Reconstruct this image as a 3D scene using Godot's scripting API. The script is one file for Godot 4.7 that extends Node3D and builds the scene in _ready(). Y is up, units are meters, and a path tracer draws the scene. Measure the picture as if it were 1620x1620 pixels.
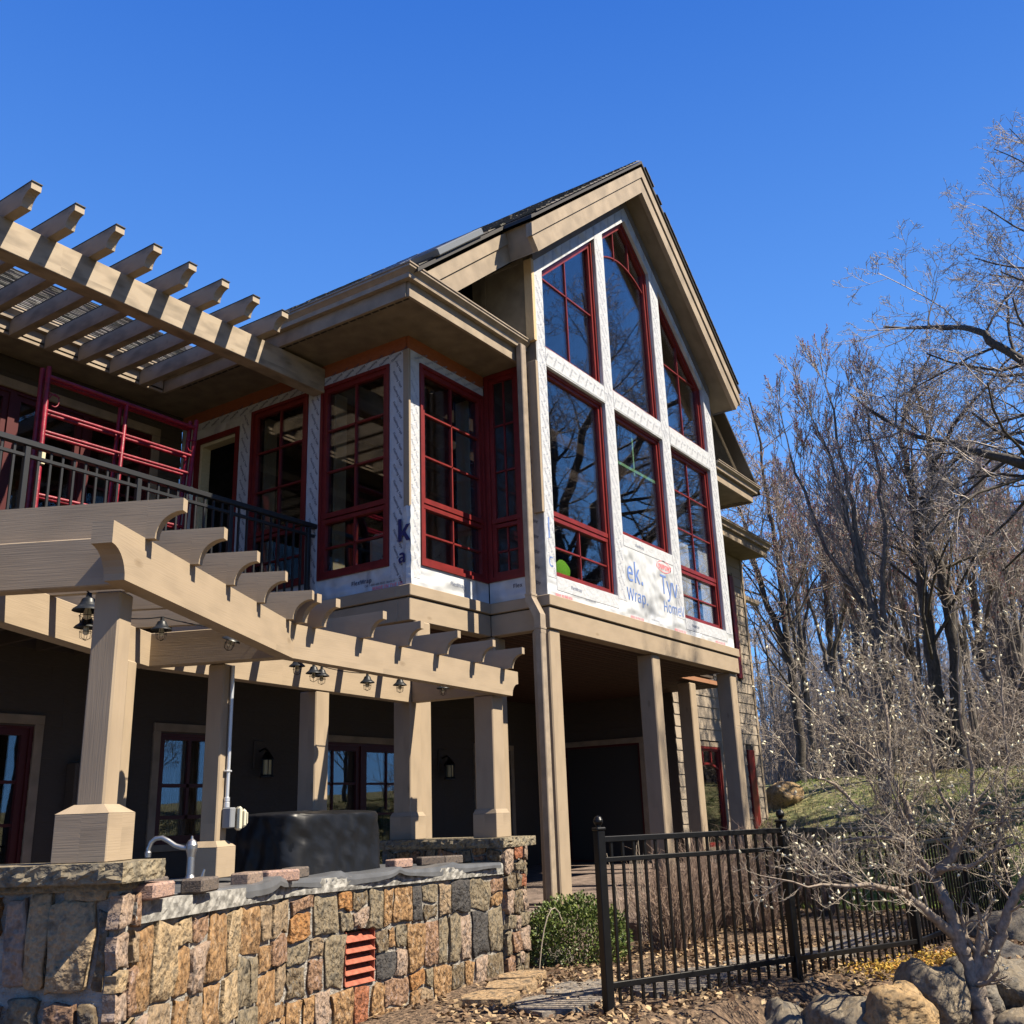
extends Node3D

# Distances are measured from the photographer's eye, 1.6 m above the ground; H lifts everything so that the ground is near 0.
const H := 1.6
var base_of := {}
var used := {}
var M := {}
var rng := RandomNumberGenerator.new()
var glyphs := {}
var d1 := Vector3(0.8796, 0, -0.4756)
var n1 := Vector3(0.4756, 0, 0.8796)
var d2 := Vector3(0.9954, 0, -0.0958)
var n2 := Vector3(0.0958, 0, 0.9954)
var F1 := Transform3D(Basis(Vector3(0.8796, 0, -0.4756), Vector3.UP, Vector3(0.4756, 0, 0.8796)), Vector3(2.265, 0, -3.425))
var F2 := Transform3D(Basis(Vector3(0.9954, 0, -0.0958), Vector3.UP, Vector3(0.0958, 0, 0.9954)), Vector3(7.239, 0, -4.812))
var XF := Transform3D(Basis(Vector3(1, 0, 0), Vector3.UP, Vector3(0, 0, 1)), Vector3.ZERO)
var W2F := Transform3D(Basis(Vector3(0, 0, 1), Vector3.UP, Vector3(-1, 0, 0)), Vector3(7.107, 0, 0))   # left bump, faces -x
var W4F := Transform3D(Basis(Vector3(0, 0, 1), Vector3.UP, Vector3(-1, 0, 0)), Vector3(8.426, 0, 0))


class MB:
	var v := PackedVector3Array()
	var n := PackedVector3Array()
	var uv := PackedVector2Array()
	var c := PackedColorArray()
	var xf := Transform3D()
	var col := Color(1, 1, 1)
	var along_y := false

	func tri(a: Vector3, b: Vector3, d: Vector3, na: Vector3, nb: Vector3, nd: Vector3, ua := Vector2(), ub := Vector2(), ud := Vector2()):
		if (b - a).cross(d - a).dot(na + nb + nd) > 0.0:
			v.append(xf * a); v.append(xf * d); v.append(xf * b)
			n.append(xf.basis * na); n.append(xf.basis * nd); n.append(xf.basis * nb)
			uv.append(ua); uv.append(ud); uv.append(ub)
		else:
			v.append(xf * a); v.append(xf * b); v.append(xf * d)
			n.append(xf.basis * na); n.append(xf.basis * nb); n.append(xf.basis * nd)
			uv.append(ua); uv.append(ub); uv.append(ud)
		c.append(col); c.append(col); c.append(col)

	func map(p: Vector3, m: Vector3) -> Vector2:
		var q: Vector2
		if abs(m.x) > abs(m.y) and abs(m.x) > abs(m.z):
			q = Vector2(p.z, p.y)
		elif abs(m.y) > abs(m.z):
			q = Vector2(p.x, p.z)
		else:
			q = Vector2(p.x, p.y)
		return Vector2(q.y, q.x) if along_y else q

	func face(pts: Array, m: Vector3):
		for i in range(1, pts.size() - 1):
			tri(pts[0], pts[i], pts[i + 1], m, m, m, map(pts[0], m), map(pts[i], m), map(pts[i + 1], m))

	func quad(a: Vector3, b: Vector3, d: Vector3, e: Vector3, towards: Vector3):
		var m := (b - a).cross(d - a)
		if m.length() < 1e-9:
			m = (d - a).cross(e - a)
		m = m.normalized()
		if m.dot(towards) < 0:
			m = -m
		face([a, b, d, e], m)

	func box(lo: Vector3, hi: Vector3, bevel := 0.0):
		var ce := (lo + hi) * 0.5
		var h := (hi - lo) * 0.5
		h = Vector3(abs(h.x), abs(h.y), abs(h.z))
		var bv: float = min(bevel, min(h.x, min(h.y, h.z)) * 0.9)
		for ax in 3:
			var u := (ax + 1) % 3
			var w := (ax + 2) % 3
			for s in [-1.0, 1.0]:
				var pts := []
				for k in [[-1, -1], [1, -1], [1, 1], [-1, 1]]:
					var p := Vector3()
					p[ax] = s * h[ax]
					p[u] = k[0] * (h[u] - bv)
					p[w] = k[1] * (h[w] - bv)
					pts.append(ce + p)
				var m := Vector3()
				m[ax] = s
				face(pts, m)
		if bv > 0.0:
			for ax in 3:
				var u := (ax + 1) % 3
				var w := (ax + 2) % 3
				for su in [-1.0, 1.0]:
					for sw in [-1.0, 1.0]:
						var pts := []
						for k in [[-1, 0], [1, 0], [1, 1], [-1, 1]]:
							var p := Vector3()
							p[ax] = k[0] * (h[ax] - bv)
							p[u] = su * (h[u] - (bv if k[1] == 1 else 0.0))
							p[w] = sw * (h[w] - (0.0 if k[1] == 1 else bv))
							pts.append(ce + p)
						var m := Vector3()
						m[u] = su
						m[w] = sw
						face(pts, m.normalized())
			for sx in [-1.0, 1.0]:
				for sy in [-1.0, 1.0]:
					for sz in [-1.0, 1.0]:
						var s := Vector3(sx, sy, sz)
						face([ce + s * Vector3(h.x, h.y - bv, h.z - bv), ce + s * Vector3(h.x - bv, h.y, h.z - bv), ce + s * Vector3(h.x - bv, h.y - bv, h.z)], s.normalized())

	func prism(poly: PackedVector2Array, z0: float, z1: float, sides := true):
		var t := Geometry2D.triangulate_polygon(poly)
		for i in range(0, t.size(), 3):
			for zz in [[z0, -1.0], [z1, 1.0]]:
				face([Vector3(poly[t[i]].x, poly[t[i]].y, zz[0]), Vector3(poly[t[i + 1]].x, poly[t[i + 1]].y, zz[0]), Vector3(poly[t[i + 2]].x, poly[t[i + 2]].y, zz[0])], Vector3(0, 0, zz[1] * sign(z1 - z0)))
		if sides:
			var cw := Geometry2D.is_polygon_clockwise(poly)
			for i in poly.size():
				var a := poly[i]
				var b := poly[(i + 1) % poly.size()]
				var e := (b - a).normalized()
				var m := Vector3(e.y, -e.x, 0)
				if cw:
					m = -m
				face([Vector3(a.x, a.y, z0), Vector3(b.x, b.y, z0), Vector3(b.x, b.y, z1), Vector3(a.x, a.y, z1)], m)

	func plan(poly: PackedVector2Array, y0: float, y1: float):       # polygon in x,z pulled up from y0 to y1
		var keep := xf
		xf = keep * Transform3D(Basis(Vector3(1, 0, 0), Vector3(0, 0, 1), Vector3(0, -1, 0)), Vector3.ZERO)
		prism(poly, -y0, -y1)
		xf = keep

	func ring(outer: PackedVector2Array, inner: PackedVector2Array, z0: float, z1: float):   # z1 is the front
		for i in outer.size():
			var j := (i + 1) % outer.size()
			var a := outer[i]
			var b := outer[j]
			var p := inner[i]
			var q := inner[j]
			face([Vector3(a.x, a.y, z1), Vector3(b.x, b.y, z1), Vector3(q.x, q.y, z1), Vector3(p.x, p.y, z1)], Vector3(0, 0, 1))
			face([Vector3(a.x, a.y, z0), Vector3(b.x, b.y, z0), Vector3(q.x, q.y, z0), Vector3(p.x, p.y, z0)], Vector3(0, 0, -1))
			var e := (b - a).normalized()
			var m := Vector3(e.y, -e.x, 0)
			face([Vector3(a.x, a.y, z0), Vector3(b.x, b.y, z0), Vector3(b.x, b.y, z1), Vector3(a.x, a.y, z1)], m)
			face([Vector3(p.x, p.y, z0), Vector3(q.x, q.y, z0), Vector3(q.x, q.y, z1), Vector3(p.x, p.y, z1)], -m)

	func tube(pts: Array, radii: Array, sides := 6, caps := false):
		var last := []
		var lastn := []
		var side := Vector3()
		for i in pts.size():
			var dir: Vector3
			if i == 0:
				dir = pts[1] - pts[0]
			elif i == pts.size() - 1:
				dir = pts[i] - pts[i - 1]
			else:
				dir = pts[i + 1] - pts[i - 1]
			dir = dir.normalized()
			if side == Vector3():
				side = dir.cross(Vector3.UP if abs(dir.y) < 0.9 else Vector3.RIGHT).normalized()
			else:
				side = (side - dir * side.dot(dir)).normalized()
			var other := dir.cross(side)
			var cur := []
			var curn := []
			for k in sides:
				var a := TAU * k / sides
				var m := side * cos(a) + other * sin(a)
				curn.append(m)
				cur.append(pts[i] + m * radii[i])
			if i > 0:
				for k in sides:
					var j := (k + 1) % sides
					var u0 := Vector2(float(k) / sides, i * 0.3)
					tri(last[k], last[j], cur[j], lastn[k], lastn[j], curn[j], u0, u0, u0)
					tri(last[k], cur[j], cur[k], lastn[k], curn[j], curn[k], u0, u0, u0)
			elif caps:
				for k in range(1, sides - 1):
					tri(cur[0], cur[k], cur[k + 1], -dir, -dir, -dir)
			if caps and i == pts.size() - 1:
				for k in range(1, sides - 1):
					tri(cur[0], cur[k], cur[k + 1], dir, dir, dir)
			last = cur
			lastn = curn

	func twig(a: Vector3, b: Vector3, r0: float, r1: float):   # a thin three-sided stick, cheap
		var dir := (b - a).normalized()
		var s := dir.cross(Vector3.UP if abs(dir.y) < 0.9 else Vector3.RIGHT).normalized()
		var o := dir.cross(s)
		var m := [s, s * -0.5 + o * 0.866, s * -0.5 - o * 0.866]
		for k in 3:
			var p: Vector3 = m[k]
			var q: Vector3 = m[(k + 1) % 3]
			for t in [[a + p * r0, b + q * r1, a + q * r0, p, q, q], [a + p * r0, b + p * r1, b + q * r1, p, p, q]]:
				v.append(t[0]); v.append(t[1]); v.append(t[2])
				n.append(t[3]); n.append(t[4]); n.append(t[5])
				uv.append(Vector2()); uv.append(Vector2()); uv.append(Vector2())
				c.append(col); c.append(col); c.append(col)

	func lathe(profile: Array, at: Vector3, sides := 14, smooth := true):   # profile of (radius, height)
		for i in profile.size() - 1:
			var p: Vector2 = profile[i]
			var q: Vector2 = profile[i + 1]
			var sl := Vector2(q.y - p.y, p.x - q.x).normalized()
			for k in sides:
				var a := TAU * k / sides
				var b := TAU * (k + 1) / sides
				var ca := Vector3(cos(a), 0, sin(a))
				var cb := Vector3(cos(b), 0, sin(b))
				var na := ca * sl.x + Vector3.UP * sl.y
				var nb := cb * sl.x + Vector3.UP * sl.y
				if not smooth:
					na = (na + nb).normalized()
					nb = na
				var A := at + ca * p.x + Vector3.UP * p.y
				var B := at + cb * p.x + Vector3.UP * p.y
				var C := at + cb * q.x + Vector3.UP * q.y
				var D := at + ca * q.x + Vector3.UP * q.y
				if p.x > 1e-5:
					tri(A, B, C, na, nb, nb)
				if q.x > 1e-5:
					tri(A, C, D, na, nb, na)

	func blob(at: Vector3, size: Vector3, noise: FastNoiseLite, amount: float, seg := 12, flat := false):
		var g := []
		for i in seg + 1:
			var row := []
			for j in seg * 2 + 1:
				var th := PI * i / seg
				var ph := TAU * (j % (seg * 2)) / (seg * 2)
				var u := Vector3(sin(th) * cos(ph), cos(th), sin(th) * sin(ph))
				var r := 1.0 + amount * noise.get_noise_3dv(u * 40.0 + at * 97.0)
				row.append(u * size * r)
			g.append(row)
		var nn := []
		for i in seg + 1:
			var row := []
			for j in seg * 2 + 1:
				var jm := (j - 1 + seg * 2) % (seg * 2)
				var jp := (j + 1) % (seg * 2)
				var du: Vector3 = g[i][jp] - g[i][jm]
				var dv: Vector3 = g[min(i + 1, seg)][j] - g[max(i - 1, 0)][j]
				var m := du.cross(dv)
				if m.length() < 1e-7:
					m = g[i][j]
				if m.dot(g[i][j]) < 0:
					m = -m
				row.append(m.normalized())
			nn.append(row)
		for i in seg:
			for j in seg * 2:
				var a: Vector3 = g[i][j]
				var b: Vector3 = g[i][j + 1]
				var d: Vector3 = g[i + 1][j + 1]
				var e: Vector3 = g[i + 1][j]
				if flat:
					var m: Vector3 = (nn[i][j] + nn[i][j + 1] + nn[i + 1][j + 1] + nn[i + 1][j]).normalized()
					tri(at + a, at + b, at + d, m, m, m)
					tri(at + a, at + d, at + e, m, m, m)
				else:
					tri(at + a, at + b, at + d, nn[i][j], nn[i][j + 1], nn[i + 1][j + 1])
					tri(at + a, at + d, at + e, nn[i][j], nn[i + 1][j + 1], nn[i + 1][j])

	func leaf(p: Vector3, dir: Vector3, up: Vector3, l: float, w: float):
		var s := dir.cross(up).normalized() * w * 0.5
		var m := s.cross(dir).normalized()
		tri(p, p + dir * l * 0.5 + s, p + dir * l, m, m, m)
		tri(p, p + dir * l, p + dir * l * 0.5 - s, m, m, m)

	func mesh(shift: Vector3, mat: Material) -> ArrayMesh:
		var am := ArrayMesh.new()
		if v.is_empty():
			return am
		var vv := v.duplicate()
		for i in vv.size():
			vv[i] -= shift
		var a := []
		a.resize(Mesh.ARRAY_MAX)
		a[Mesh.ARRAY_VERTEX] = vv
		a[Mesh.ARRAY_NORMAL] = n
		a[Mesh.ARRAY_TEX_UV] = uv
		a[Mesh.ARRAY_COLOR] = c
		am.add_surface_from_arrays(Mesh.PRIMITIVE_TRIANGLES, a)
		am.surface_set_material(0, mat)
		return am


func numbered(called: String) -> String:
	var k: int = used.get(called, -1) + 1
	used[called] = k
	return called if k == 0 else "%s_%03d" % [called, k]

func tag(o: Node, label := "", category := "", group := "", kind := ""):
	if label: o.set_meta("label", label)
	if category: o.set_meta("category", category)
	if group: o.set_meta("group", group)
	if kind: o.set_meta("kind", kind)

func thing(called: String, label: String, category: String, base: Vector3, group := "") -> Node3D:
	var o := Node3D.new()
	o.name = numbered(called)
	add_child(o)
	o.position = base + Vector3(0, H, 0)
	base_of[o] = base
	tag(o, label, category, group)
	return o

func part(called: String, mb: MB, mat: Material, parent: Node3D) -> MeshInstance3D:
	var o := MeshInstance3D.new()
	o.name = called
	var b: Vector3 = base_of[parent]
	o.mesh = mb.mesh(b, mat)
	base_of[o] = b
	parent.add_child(o, true)
	return o

func solo(called: String, mb: MB, mat: Material, base: Vector3, label: String, category: String, group := "", kind := "") -> MeshInstance3D:
	var o := MeshInstance3D.new()
	o.name = numbered(called)
	o.mesh = mb.mesh(base, mat)
	o.position = base + Vector3(0, H, 0)
	base_of[o] = base
	add_child(o)
	tag(o, label, category, group, kind)
	return o

func copy(o: Node3D, base: Vector3, turn := 0.0, size := 1.0, label := "") -> Node3D:
	var r: Node3D = o.duplicate()
	var kind := String(o.name)
	if kind.length() > 4 and kind.substr(kind.length() - 3).is_valid_int():
		kind = kind.substr(0, kind.length() - 4)
	r.name = numbered(kind)
	add_child(r)
	r.position = base + Vector3(0, H, 0)
	r.rotation.y = turn
	r.scale = Vector3.ONE * size
	if label: r.set_meta("label", label)
	return r

func bx(lo: Vector3, hi: Vector3, bevel := 0.0, xf := Transform3D(), along_y := false) -> MB:
	var m := MB.new()
	m.xf = xf
	m.along_y = along_y
	m.box(lo, hi, bevel)
	return m

func rect(x0: float, y0: float, x1: float, y1: float) -> PackedVector2Array:
	return PackedVector2Array([Vector2(x0, y0), Vector2(x1, y0), Vector2(x1, y1), Vector2(x0, y1)])

func inset(poly: PackedVector2Array, d: float) -> PackedVector2Array:   # counter-clockwise convex outline, mitred
	var out := PackedVector2Array()
	var k := poly.size()
	for i in k:
		var a := poly[(i + k - 1) % k]
		var b := poly[i]
		var e := poly[(i + 1) % k]
		var u := (b - a).normalized()
		var w := (e - b).normalized()
		var nu := Vector2(-u.y, u.x)
		var nw := Vector2(-w.y, w.x)
		var m := (nu + nw).normalized()
		out.append(b + m * d / max(0.2, m.dot(nu)))
	return out


# ---------------------------------------------------------------- materials
func lin(r: float, g: float, b: float) -> Color:
	return Color(r, g, b).linear_to_srgb()

func noise_tex(sd: int, freq: float, lo: Color, hi: Color, octaves := 4, size := 512, mid = null, kind := FastNoiseLite.TYPE_SIMPLEX_SMOOTH) -> NoiseTexture2D:
	var f := FastNoiseLite.new()
	f.seed = sd
	f.frequency = freq
	f.noise_type = kind
	f.fractal_octaves = octaves
	var t := NoiseTexture2D.new()
	t.width = size
	t.height = size
	t.seamless = true
	t.noise = f
	var g := Gradient.new()
	g.set_color(0, lo)
	g.set_color(1, hi)
	if mid != null:
		for s in mid:
			g.add_point(s[0], s[1])
	t.color_ramp = g
	return t

func normal_tex(sd: int, freq: float, strength: float, octaves := 4, kind := FastNoiseLite.TYPE_SIMPLEX_SMOOTH) -> NoiseTexture2D:
	var f := FastNoiseLite.new()
	f.seed = sd
	f.frequency = freq
	f.noise_type = kind
	f.fractal_octaves = octaves
	var t := NoiseTexture2D.new()
	t.width = 512
	t.height = 512
	t.seamless = true
	t.noise = f
	t.as_normal_map = true
	t.bump_strength = strength
	return t

func mat(c: Color, rough := 0.8, tex: Texture2D = null, nrm: Texture2D = null, scale := Vector3.ONE, tri := false, nstrength := 1.0) -> StandardMaterial3D:
	var m := StandardMaterial3D.new()
	m.albedo_color = c
	m.roughness = rough
	m.metallic_specular = 0.4
	if tex: m.albedo_texture = tex
	if nrm:
		m.normal_enabled = true
		m.normal_texture = nrm
		m.normal_scale = nstrength
	m.uv1_scale = scale
	m.uv1_triplanar = tri
	return m

# painted board: long fine grain, broad weathering and a few knots, 2 m long and 0.5 m wide
func board_textures(sd: int, knots: int, stain: float) -> Array:
	var fine := FastNoiseLite.new()
	fine.seed = sd
	fine.frequency = 1.0
	fine.fractal_octaves = 3
	var broad := FastNoiseLite.new()
	broad.seed = sd + 1
	broad.frequency = 1.0
	broad.fractal_octaves = 3
	var r := RandomNumberGenerator.new()
	r.seed = sd
	var ks := []
	for k in knots:
		ks.append(Vector3(r.randf(), r.randf_range(0.1, 0.9), r.randf_range(0.012, 0.024)))
	var w := 768
	var h := 384
	var im := Image.create(w, h, false, Image.FORMAT_RGBA8)
	var bump := Image.create(w, h, false, Image.FORMAT_RGBA8)
	for y in h:
		for x in w:
			var u := float(x) / w * 2.0
			var v := float(y) / h * 0.5
			var warp := 0.0
			var dark := 0.0
			for k in ks:
				var dx: float = (u - k.x * 2.0) * 0.45
				var dy: float = v - k.y * 0.5
				var d := sqrt(dx * dx + dy * dy)
				warp += 0.02 * exp(-d * d / (k.z * k.z * 6.0)) * sign(dy)
				if d < k.z: dark = maxf(dark, (1.0 - d / k.z) * 0.8 + 0.2)
			var g := fine.get_noise_2d(u * 3.0, (v + warp) * 130.0)
			var b := broad.get_noise_2d(u * 2.2, v * 5.0)
			var c := 0.95 + 0.014 * g + stain * minf(b, 0.25) - 0.13 * dark
			im.set_pixel(x, y, Color(c, c * (0.995 - 0.02 * dark), c * (0.985 - 0.05 * dark)))
			var hgt := clampf(0.6 + 0.2 * g - 0.25 * dark, 0.0, 1.0)
			bump.set_pixel(x, y, Color(hgt, hgt, hgt))
	bump.bump_map_to_normal_map(3.0)
	return [ImageTexture.create_from_image(im), ImageTexture.create_from_image(bump)]

func make_materials():
	var g := func(a: float) -> Color: return Color(a, a, a)
	var grain: Texture2D = noise_tex(3, 0.02, g.call(0.9), g.call(1.0), 5, 512)
	var grain_n: Texture2D = normal_tex(4, 0.03, 6.0, 5)
	var dirt: Texture2D = noise_tex(5, 0.006, g.call(0.8), g.call(1.0), 5, 1024)
	var dirt2: Texture2D = noise_tex(6, 0.012, g.call(0.6), g.call(1.0), 5, 512)
	var fine_n: Texture2D = normal_tex(7, 0.05, 5.0, 4)
	var board_a := board_textures(61, 2, 0.06)
	var board_b := board_textures(72, 4, 0.07)
	var board_c := board_textures(83, 3, 0.24)
	M.paint = mat(lin(0.292, 0.231, 0.165), 0.72, board_a[0], board_a[1], Vector3(0.5, 2, 1), false, 0.35)
	M.paint_rough = mat(lin(0.292, 0.231, 0.165), 0.72, board_b[0], board_b[1], Vector3(0.5, 2, 1), false, 0.3)
	M.paint_end = mat(lin(0.292, 0.231, 0.165), 0.72, board_b[0], board_b[1], Vector3(0.5, 2, 1), false, 0.3)
	M.paint_worn = mat(lin(0.28, 0.228, 0.17), 0.72, board_c[0], board_c[1], Vector3(0.5, 2, 1), false, 0.4)
	M.paint_plain = mat(lin(0.285, 0.225, 0.162), 0.7, dirt, null, Vector3(0.5, 0.5, 0.5), true)
	M.frieze = mat(lin(0.16, 0.135, 0.115), 0.75, dirt, null, Vector3(0.5, 0.5, 0.5), true)  # trim tan with the shade under the rake put into its colour
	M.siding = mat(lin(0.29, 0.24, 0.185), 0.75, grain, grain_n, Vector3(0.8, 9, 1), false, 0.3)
	M.siding_shaded = mat(lin(0.064, 0.051, 0.041), 0.75, grain, grain_n, Vector3(0.8, 9, 1), false, 0.3)  # same siding, darkened in colour for the walls and timbers lying in shade
	M.soffit = mat(lin(0.20, 0.16, 0.112), 0.75, dirt, null, Vector3(0.6, 0.6, 0.6), true)
	M.gutter = mat(lin(0.31, 0.25, 0.185), 0.35, dirt, null, Vector3(0.8, 0.8, 0.8), true)
	M.red = mat(lin(0.165, 0.0155, 0.0145), 0.42, dirt, null, Vector3(0.9, 0.9, 0.9), true)
	M.maroon = mat(lin(0.055, 0.008, 0.009), 0.4)  # the red frame paint again, with shade put into the colour
	M.scaffold = mat(lin(0.27, 0.012, 0.03), 0.4, dirt2, fine_n, Vector3(2, 2, 2), true, 0.2)
	M.wrap = mat(lin(0.455, 0.475, 0.50), 0.55, noise_tex(11, 0.008, g.call(0.88), g.call(1.0), 5, 512), normal_tex(12, 0.0035, 22.0, 3), Vector3(0.8, 0.8, 0.8), true, 1.4)
	M.tape = mat(lin(0.44, 0.455, 0.48), 0.5, noise_tex(13, 0.01, g.call(0.9), g.call(1.0), 4, 512), normal_tex(14, 0.02, 6.0, 3), Vector3(1.5, 1.5, 1.5), true, 0.45)
	M.wrap_grey = mat(lin(0.36, 0.36, 0.35), 0.6, dirt, null, Vector3.ONE, true)
	M.ink_blue = mat(lin(0.10, 0.16, 0.42), 0.6)
	M.ink_pale = mat(lin(0.10, 0.17, 0.40), 0.6)
	M.ink_navy = mat(lin(0.02, 0.02, 0.09), 0.6)
	M.ink_red = mat(lin(0.72, 0.18, 0.2), 0.6)
	M.ink_grey = mat(lin(0.17, 0.19, 0.25), 0.6)
	M.ink_faint = mat(lin(0.28, 0.30, 0.34), 0.6)
	M.ink_dark = mat(lin(0.05, 0.05, 0.08), 0.6)
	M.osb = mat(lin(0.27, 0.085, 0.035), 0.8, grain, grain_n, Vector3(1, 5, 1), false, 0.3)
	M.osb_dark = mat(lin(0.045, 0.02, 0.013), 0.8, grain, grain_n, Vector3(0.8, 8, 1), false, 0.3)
	M.ceiling_edge_light = mat(lin(0.24, 0.115, 0.06), 0.8)  # pale colour painted in for board edges that catch the light
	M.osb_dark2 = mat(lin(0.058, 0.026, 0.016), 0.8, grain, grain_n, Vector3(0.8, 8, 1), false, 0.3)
	M.raw_wood = mat(lin(0.5, 0.36, 0.2), 0.8, grain, grain_n, Vector3(1, 8, 1), false, 0.3)
	M.shingle = mat(Color(1, 1, 1), 0.92, noise_tex(16, 0.09, g.call(0.55), g.call(1.0), 3, 512), fine_n, Vector3(2, 2, 2), true, 0.8)
	M.shingle.vertex_color_use_as_albedo = true
	M.drip = mat(lin(0.03, 0.027, 0.025), 0.6)
	M.bronze = mat(lin(0.10, 0.05, 0.045), 0.5)
	M.black = mat(lin(0.005, 0.005, 0.006), 0.38, dirt2, null, Vector3(2, 2, 2), true)
	M.rail = mat(lin(0.014, 0.0145, 0.016), 0.4)
	M.dark = mat(lin(0.03, 0.028, 0.026), 0.9)
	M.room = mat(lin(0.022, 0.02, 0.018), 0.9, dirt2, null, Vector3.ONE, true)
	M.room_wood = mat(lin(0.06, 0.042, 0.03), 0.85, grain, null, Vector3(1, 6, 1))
	M.jamb = mat(lin(0.521, 0.470, 0.302), 0.7, grain, null, Vector3(1, 6, 1))
	M.skylight = mat(lin(0.13, 0.14, 0.15), 0.35)
	M.metal = mat(lin(0.38, 0.38, 0.385), 0.42)
	M.metal.metallic = 1.0
	M.conduit = mat(lin(0.55, 0.57, 0.6), 0.4)
	M.conduit.metallic = 0.6
	M.copper = mat(lin(0.42, 0.13, 0.08), 0.55, dirt2, null, Vector3(3, 3, 3), true)
	M.plastic = mat(lin(0.45, 0.43, 0.34), 0.35)
	M.box_grey = mat(lin(0.16, 0.17, 0.19), 0.5)
	M.lantern = mat(lin(0.012, 0.014, 0.016), 0.4)
	M.bulb = mat(lin(0.6, 0.58, 0.5), 0.2)
	M.sconce_glass = mat(lin(0.5, 0.42, 0.22), 0.4)
	M.cover = mat(lin(0.009, 0.010, 0.013), 0.42, dirt2, normal_tex(17, 0.004, 14.0, 3), Vector3(0.7, 0.7, 0.7), true, 0.6)
	M.membrane = mat(lin(0.11, 0.115, 0.125), 0.38, dirt, normal_tex(18, 0.01, 5.0, 3), Vector3.ONE, true, 0.5)
	M.concrete = mat(lin(0.36, 0.35, 0.325), 0.92, noise_tex(19, 0.012, g.call(0.45), g.call(1.0), 5, 512, [[0.42, g.call(0.7)], [0.6, g.call(0.9)]]), normal_tex(20, 0.02, 7.0, 5), Vector3(2.2, 2.2, 2.2), true, 0.8)
	M.mortar = mat(lin(0.336, 0.311, 0.277), 0.95, dirt2, normal_tex(21, 0.06, 8.0, 4), Vector3(2, 2, 2), true, 1.0)
	var mottle: Texture2D = noise_tex(22, 0.014, g.call(0.35), g.call(1.0), 6, 512, [[0.35, g.call(0.75)], [0.5, Color(0.97, 0.93, 0.86)], [0.62, Color(0.8, 0.77, 0.72)]])
	var mottle2: Texture2D = noise_tex(23, 0.02, Color(0.35, 0.3, 0.28), Color(1.0, 1.0, 1.0), 6, 512, [[0.4, Color(0.75, 0.68, 0.58)], [0.55, Color(0.98, 0.9, 0.76)], [0.72, Color(0.75, 0.73, 0.7)], [0.78, Color(1, 1, 1)]])
	var stone_n: Texture2D = normal_tex(24, 0.022, 18.0, 5)
	var pal := [[0.275, 0.195, 0.125], [0.25, 0.195, 0.14], [0.3, 0.175, 0.085], [0.19, 0.165, 0.125], [0.235, 0.17, 0.145], [0.058, 0.058, 0.064], [0.155, 0.14, 0.12], [0.33, 0.26, 0.175], [0.26, 0.115, 0.075], [0.3, 0.235, 0.2]]
	M.stones = []
	for i in pal.size():
		var s: StandardMaterial3D = mat(lin(pal[i][0], pal[i][1], pal[i][2]), 0.88, mottle if i % 2 else mottle2, stone_n, Vector3(2.3, 1.5 + 0.3 * (i % 3), 2.3), true, 1.0)
		s.uv1_offset = Vector3(i * 0.37, i * 0.61, i * 0.23)
		M.stones.append(s)
	M.cap = mat(lin(0.24, 0.215, 0.165), 0.92, mottle, stone_n, Vector3(1.6, 1.6, 1.6), true, 1.0)
	M.flag = mat(lin(0.227, 0.210, 0.197), 0.92, mottle, stone_n, Vector3(1.4, 1.4, 1.4), true, 0.8)
	M.flag_tan = mat(lin(0.319, 0.235, 0.151), 0.92, mottle, stone_n, Vector3(1.4, 1.4, 1.4), true, 0.8)
	M.slab = mat(lin(0.20, 0.15, 0.125), 0.9, dirt2, fine_n, Vector3.ONE, true, 0.5)
	M.paver = mat(lin(0.252, 0.197, 0.176), 0.92, mottle, fine_n, Vector3(4, 4, 4), true, 1.0)
	M.paver_dark = mat(lin(0.126, 0.109, 0.105), 0.92, mottle, fine_n, Vector3(4, 4, 4), true, 1.0)
	M.paver_pink = mat(lin(0.370, 0.260, 0.235), 0.92, mottle, fine_n, Vector3(4, 4, 4), true, 1.0)
	M.rocks = []
	for a in [[0.34, 0.246, 0.14], [0.23, 0.2, 0.157], [0.187, 0.17, 0.145], [0.323, 0.264, 0.187], [0.17, 0.162, 0.153]]:
		M.rocks.append(mat(lin(a[0], a[1], a[2]), 0.92, mottle, stone_n, Vector3(1.3, 1.3, 1.3), true, 1.0))
	M.soil = mat(lin(0.800, 0.800, 0.800), 0.97, noise_tex(25, 0.02, lin(0.05, 0.036, 0.026), lin(0.30, 0.21, 0.14), 6, 1024, [[0.45, lin(0.11, 0.075, 0.05)], [0.6, lin(0.17, 0.115, 0.075)]]), normal_tex(26, 0.05, 14.0, 5), Vector3(0.8, 0.8, 0.8), true, 1.0)
	M.turf = mat(lin(0.850, 0.850, 0.850), 0.97, noise_tex(27, 0.015, lin(0.07, 0.085, 0.03), lin(0.26, 0.22, 0.11), 6, 1024, [[0.45, lin(0.11, 0.125, 0.045)], [0.62, lin(0.2, 0.18, 0.085)]]), normal_tex(28, 0.06, 12.0, 4), Vector3(0.25, 0.25, 0.25), true, 1.0)
	M.bark = mat(lin(0.19, 0.165, 0.145), 0.95, dirt2, fine_n, Vector3(3, 1, 3), true, 1.0)
	M.bark_dark = mat(lin(0.11, 0.095, 0.083), 0.95, dirt2, fine_n, Vector3(3, 1, 3), true, 1.0)
	M.bark_pale = mat(lin(0.353, 0.286, 0.227), 0.9, dirt2, fine_n, Vector3(5, 3, 5), true, 0.8)
	M.twig_grey = mat(lin(0.30, 0.265, 0.24), 0.95)
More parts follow.
